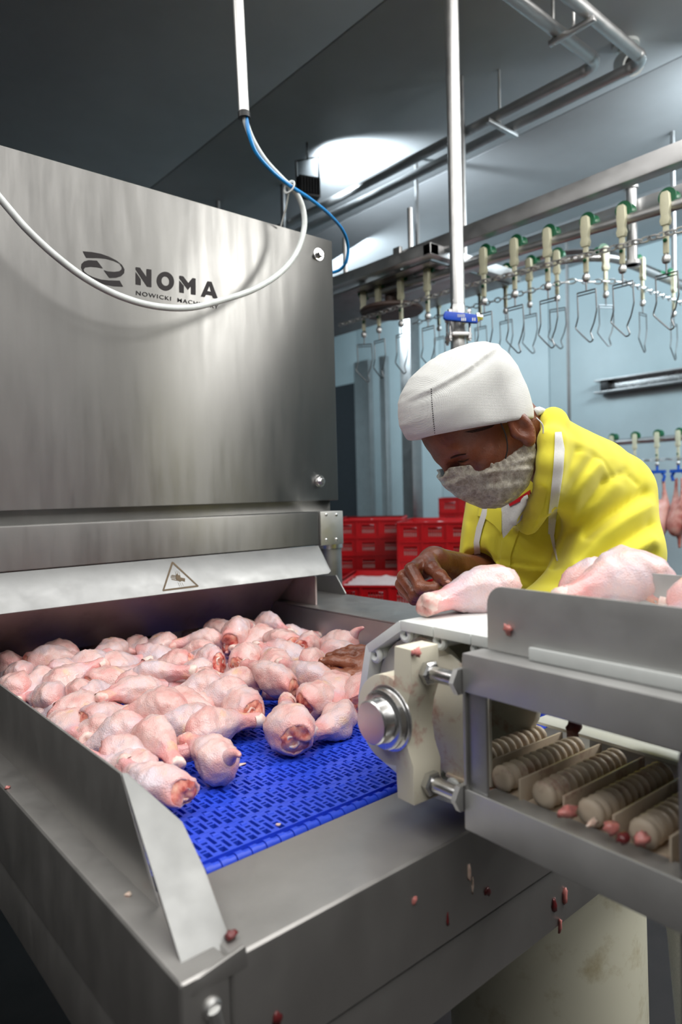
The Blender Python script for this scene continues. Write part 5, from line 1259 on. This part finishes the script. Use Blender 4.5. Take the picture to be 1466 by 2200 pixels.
GRV = [  # folds: polyline in the photo, half width in px, depth (negative = groove)
 ([(1300, 1030), (1262, 1082), (1226, 1140), (1196, 1215)], 11, -.011), ([(1325, 1050), (1280, 1095), (1240, 1150), (1212, 1215)], 16, .006),
 ([(1392, 1090), (1340, 1118), (1280, 1160), (1232, 1215)], 15, .009), ([(1388, 1058), (1350, 1078), (1300, 1112), (1262, 1150)], 12, -.009),
 ([(1398, 1128), (1350, 1158), (1300, 1190), (1250, 1238)], 12, -.010), ([(1402, 1165), (1350, 1195), (1296, 1235)], 14, .008), ([(1404, 1190), (1370, 1212), (1330, 1250)], 10, -.007),
 ([(1272, 985), (1236, 1035), (1210, 1085)], 9, -.006), ([(1288, 1000), (1250, 1050), (1222, 1110)], 10, .005), ([(1240, 965), (1222, 1010), (1212, 1050)], 7, -.004),
 ([(1345, 1010), (1322, 1022), (1298, 1032)], 4, -.004), ([(1372, 1040), (1350, 1022), (1330, 1016)], 4, -.003), ([(1318, 1024), (1296, 990), (1270, 972), (1235, 962)], 3, -.003),
 ([(1018, 1198), (1080, 1205), (1140, 1215), (1200, 1218)], 4, -.005), ([(1018, 1205), (1080, 1213), (1140, 1223), (1200, 1226)], 5, .003),
 ([(1075, 1150), (1070, 1200), (1078, 1262)], 5, -.004), ([(1100, 1150), (1130, 1180), (1165, 1195)], 10, -.005), ([(1110, 1232), (1150, 1250), (1195, 1250)], 12, -.006), ([(1020, 1120), (1012, 1170), (1020, 1240)], 12, -.006),
 ([(1000, 1130), (992, 1190), (996, 1240)], 8, .004), ([(1040, 1160), (1050, 1210), (1046, 1255)], 9, .005)]
def coat_post(p):
    px, z = project(p); n = np.zeros(len(p))
    for pl, wdt, amp in GRV:
        best = np.full(len(p), 1e9)
        for a, b in zip(pl[:-1], pl[1:]):
            a = np.array(a, float); b = np.array(b, float); t = np.clip(((px-a)@(b-a))/((b-a)@(b-a)), 0, 1); best = np.minimum(best, np.linalg.norm(px-a-t[:, None]*(b-a), axis=1))
        n += 1.5*amp*np.exp(-(best/wdt)**2)
    wv = np.array([noise.noise(Vector(q*14))*.004+noise.noise(Vector(q*31))*.0016 for q in p])
    front = z < 1.50
    return p-fw[None]*(np.where(front, n, 0)[:, None])*0.8+up[None]*(np.where(front, n, 0)[:, None])*0.35-fw[None]*wv[:, None]
cb_ = bounds([P(985, 1100, 1.3), P(1410, 1180, 1.2), P(1184, 890, 1.2), P(1160, 950, 1.0), P(1200, 880, 1.02), (1.50, .74, .72), lel, SR, (1.68, .92, .75), (1.33, .55, .75)], .03)
coat = sdf_obj('work_coat', coat_fn, cb_[0], cb_[1], .0048, 'coat', per, 1, coat_post)
cbvh = BVHTree.FromPolygons([v.co for v in coat.data.vertices], [p.vertices[:] for p in coat.data.polygons])
drape('undershirt', [(1078, 1085), (1134, 1062), (1138, 1080), (1120, 1118), (1098, 1140), (1082, 1158), (1076, 1130)], cbvh, .0008, .0012, 'shirt', per, 6)
drape('shirt_trim', [(1092, 1080), (1110, 1072), (1140, 1052), (1142, 1060), (1118, 1077), (1096, 1088)], cbvh, .0026, .0016, 'redtrim', per, 5)
drape('collar_flap', [(1140, 1060), (1160, 1040), (1176, 1052), (1168, 1090), (1152, 1122), (1145, 1136), (1121, 1127), (1124, 1105), (1132, 1084)], cbvh, .003, .0030, 'coat', coat, 5)
drape('coat_placket', [(1078, 1160), (1090, 1148), (1104, 1130), (1120, 1128), (1112, 1150), (1098, 1190), (1094, 1262), (1072, 1262), (1074, 1200)], cbvh, .0006, .0018, 'coat', coat, 6)
drape('collar_flap', [(1028, 1085), (1060, 1092), (1078, 1098), (1078, 1146), (1062, 1128), (1040, 1112), (1026, 1108)], cbvh, .002, .0024, 'coat', coat, 5)
def ribbon(name, pts, wpx, bvh, off, mat, parent):
    L_, R2 = [], []
    for i, p in enumerate(pts):
        a = np.array(pts[max(i-1, 0)], float); b = np.array(pts[min(i+1, len(pts)-1)], float); t = (b-a)/np.linalg.norm(b-a); n = np.array([-t[1], t[0]]); w_ = wpx[i] if hasattr(wpx, '__len__') else wpx
        L_.append(tuple(np.array(p)+n*w_/2)); R2.append(tuple(np.array(p)-n*w_/2))
    return drape(name, L_+R2[::-1], bvh, off, .0016, mat, parent, 7)
ribbon('apron_strap', [(1200, 928), (1203, 965), (1200, 1010), (1194, 1060), (1188, 1105), (1185, 1148)], [14, 22, 22, 20, 18, 13], cbvh, .0022, 'strap', per)
ribbon('apron_strap', [(1186, 1146), (1191, 1175), (1198, 1205)], [9, 6, 3], cbvh, .0014, 'strap', per)
ribbon('apron_strap', [(1044, 1080), (1040, 1105), (1030, 1135), (1024, 1165), (1027, 1200), (1027, 1240)], [9, 12, 13, 12, 14, 15], cbvh, .003, 'strap', per)
# legs behind the table, mostly hidden
def leg_fn(X, Y, Z):
    d = None
    for s in (-1, 1):
        y = .735+s*.10; c = capsule(X, Y, Z, (1.50, y, .82), (1.52, y+s*.02, .45), .085, .065); c = smin(c, capsule(X, Y, Z, (1.52, y+s*.02, .45), (1.55, y+s*.02, .10), .064, .052), .02)
        d = c if d is None else smin(d, c, .02)
    return d
sdf_obj('trousers', leg_fn, (1.36, .5, .02), (1.68, .97, .93), .012, 'shirt', per)
for s in (-1, 1):
    y = .735+s*.12; sdf_obj('boot', lambda X, Y, Z: np.maximum(smin(capsule(X, Y, Z, (1.55, y, .06), (1.55, y, .28), .055, .058), capsule(X, Y, Z, (1.55, y, .045), (1.38, y, .04), .05, .042), .03), -Z), (1.31, y-.08, -.02), (1.64, y+.08, .36), .010, 'white', per)

# ================================================================== BARREL AND SCRAPS
bc = np.array([1.10, 0.72, 0.0])
brl = thing('plastic_barrel', 'stained cream plastic barrel standing on the floor under the table end', 'barrel', bc)
MB().lathe(bc, (0, 0, 1), [(0, .158), (.004, .166), (.05, .172), (.40, .178), (.66, .175), (.70, .168), (.72, .170), (.74, .166), (.74, .15), (.10, .15)], 56).obj('drum', 'barrel', brl)
MB().tube([bc+np.array([.176*math.cos(a), .176*math.sin(a), .25]) for a in np.linspace(0, 2*PI, 48, False)], .004, 8, closed=True).obj('hoop', 'barrel', brl)
def scrap(px, fnc, size, mat, label, seed, stretch=(1, 1, .6)):
    c = np.array(fnc); vs = []; fs = []; n, k = 10, 6
    for i in range(k+1):
        for j in range(n):
            a = 2*PI*j/n; b = -PI/2+PI*i/k; d = np.array([math.cos(a)*math.cos(b)*stretch[0], math.sin(a)*math.cos(b)*stretch[1], math.sin(b)*stretch[2]])
            vs.append(d*size*(.9+.7*noise.noise(Vector(d*1.7)+Vector((seed, seed*2, 0)))+.4*noise.noise(Vector(d*3.9)+Vector((seed, 0, 3)))))
    for i in range(k): fs += [(i*n+j, i*n+(j+1) % n, (i+1)*n+(j+1) % n, (i+1)*n+j) for j in range(n)]
    o = MB().add(vs, fs).obj('meat_scrap', mat, None, smooth=180); o.location = [float(x) for x in c]
    return tag(o, label, 'meat scrap', 'meat scraps on the machines')
def on_cv(px, py, off):
    d = ray(px, py); return CAM+d*((cn@(cA+cn*off-CAM))/(cn@d))
fy_ = 0.484
SC = [((1008, 1876), on_y(1008, 1876, fy_), .006, 'fat', 'Pale strip of meat stuck high on the front panel', (.5, .5, 1.6)),
 ((1016, 1902), on_y(1016, 1902, fy_), .005, 'fat', 'Yellowish thin sliver just below the pale strip', (.4, .4, 2.2)),
 ((1047, 1914), on_y(1047, 1914, fy_), .006, 'darkscrap', 'Dark red scrap right of the yellowish sliver', (1, .5, 1)),
 ((890, 1934), on_y(890, 1934, fy_), .0045, 'scrap', 'Small round pink scrap alone on the front panel', (1, .5, 1)),
 ((962, 1978), on_y(962, 1978, fy_), .004, 'darkscrap', 'Thin dark streak of meat low on the front panel', (.5, .4, 2)),
 ((1213, 1926), on_y(1213, 1926, .488), .0075, 'scrap', 'Largest pale scrap on the lower panel under the conveyor', (.7, .5, 1.5)),
 ((1191, 1944), on_y(1191, 1944, .488), .0075, 'darkscrap', 'Dark red scrap beside the largest pale scrap', (.7, .4, 1.5)),
 ((1203, 1985), on_y(1203, 1985, .488), .006, 'scrap', 'Lowest scrap on the lower panel edge', (.7, .5, 1.6)),
 ((596, 2186), on_y(596, 2186, fy_), .006, 'darkscrap', 'Dark pink scrap at the bottom of the front panel', (1, .5, 1.2)),
 ((497, 2012), on_z(497, 2008, ZB+.003), .006, 'darkscrap', 'Dark scrap with a pale edge by the corner wing foot', (1, 1, .6)),
 ((276, 1921), on_z(276, 1921, ZB+.001), .0035, 'fat', 'Small yellowish crumb on the left ledge', (1, 1, .6)),
 ((16, 1694), on_z(16, 1692, ZB+.001), .004, 'scrap', 'Small red crumb at the left end of the ledge', (1, 1, .6)),
 ((520, 1645), on_z(515, 1644, ZB+.001), .006, 'fat', 'Whitish thread of fat lying on the blue belt', (2.2, .5, .3)),
 ((598, 1778), on_z(598, 1772, ZB+.001), .003, 'fat', 'White crumb on the front rows of the blue belt', (1, 1, .6)),
 ((1221, 1744), on_z(1221, 1744, 1.0765), .0085, 'scrap', 'Pink strip of meat on the lower rail of the conveyor', (1.5, .8, .7)),
 ((1275, 1768), on_z(1275, 1768, 1.0765), .0055, 'fat', 'Pale thin strip next to the pink strip on the lower rail', (1.8, .6, .5)),
 ((1317, 1778), on_z(1317, 1778, 1.0765), .007, 'scrap', 'Red chunk third along the lower rail', (1.2, .9, .8)),
 ((1338, 1802), on_z(1338, 1802, 1.0765), .0065, 'darkscrap', 'Deep red chunk nearest the rail edge', (1, 1, .8)),
 ((1380, 1802), on_z(1380, 1802, 1.0765), .0070, 'scrap', 'Pale pink chunk at the right end of the lower rail', (1, 1, .9)),
 ((1090, 1352), on_cv(1090, 1352, .024), .0055, 'scrap', 'Pink blob stuck on the near side guard', (.6, 1, 1)),
 ((895, 1402), on_cv(895, 1402, -.018)+np.array([0, 0, 0]), .005, 'scrap', 'Red blob at the upper bolt of the bearing block', (1, 1, 1)),
 ((908, 1630), on_cv(908, 1630, .0), .0055, 'scrap', 'Red blob above the lower bolt of the bearing block', (1, 1, 1)),
 ((1232, 1562), on_z(1232, 1562, 1.11), .010, 'darkscrap', 'Brown chunk hanging at the back of the conveyor opening', (1, 1, 1))]
for i, (_, c, sz, mt, lab, stx) in enumerate(SC): scrap(None, c, sz, mt, lab, i*1.7, stx)
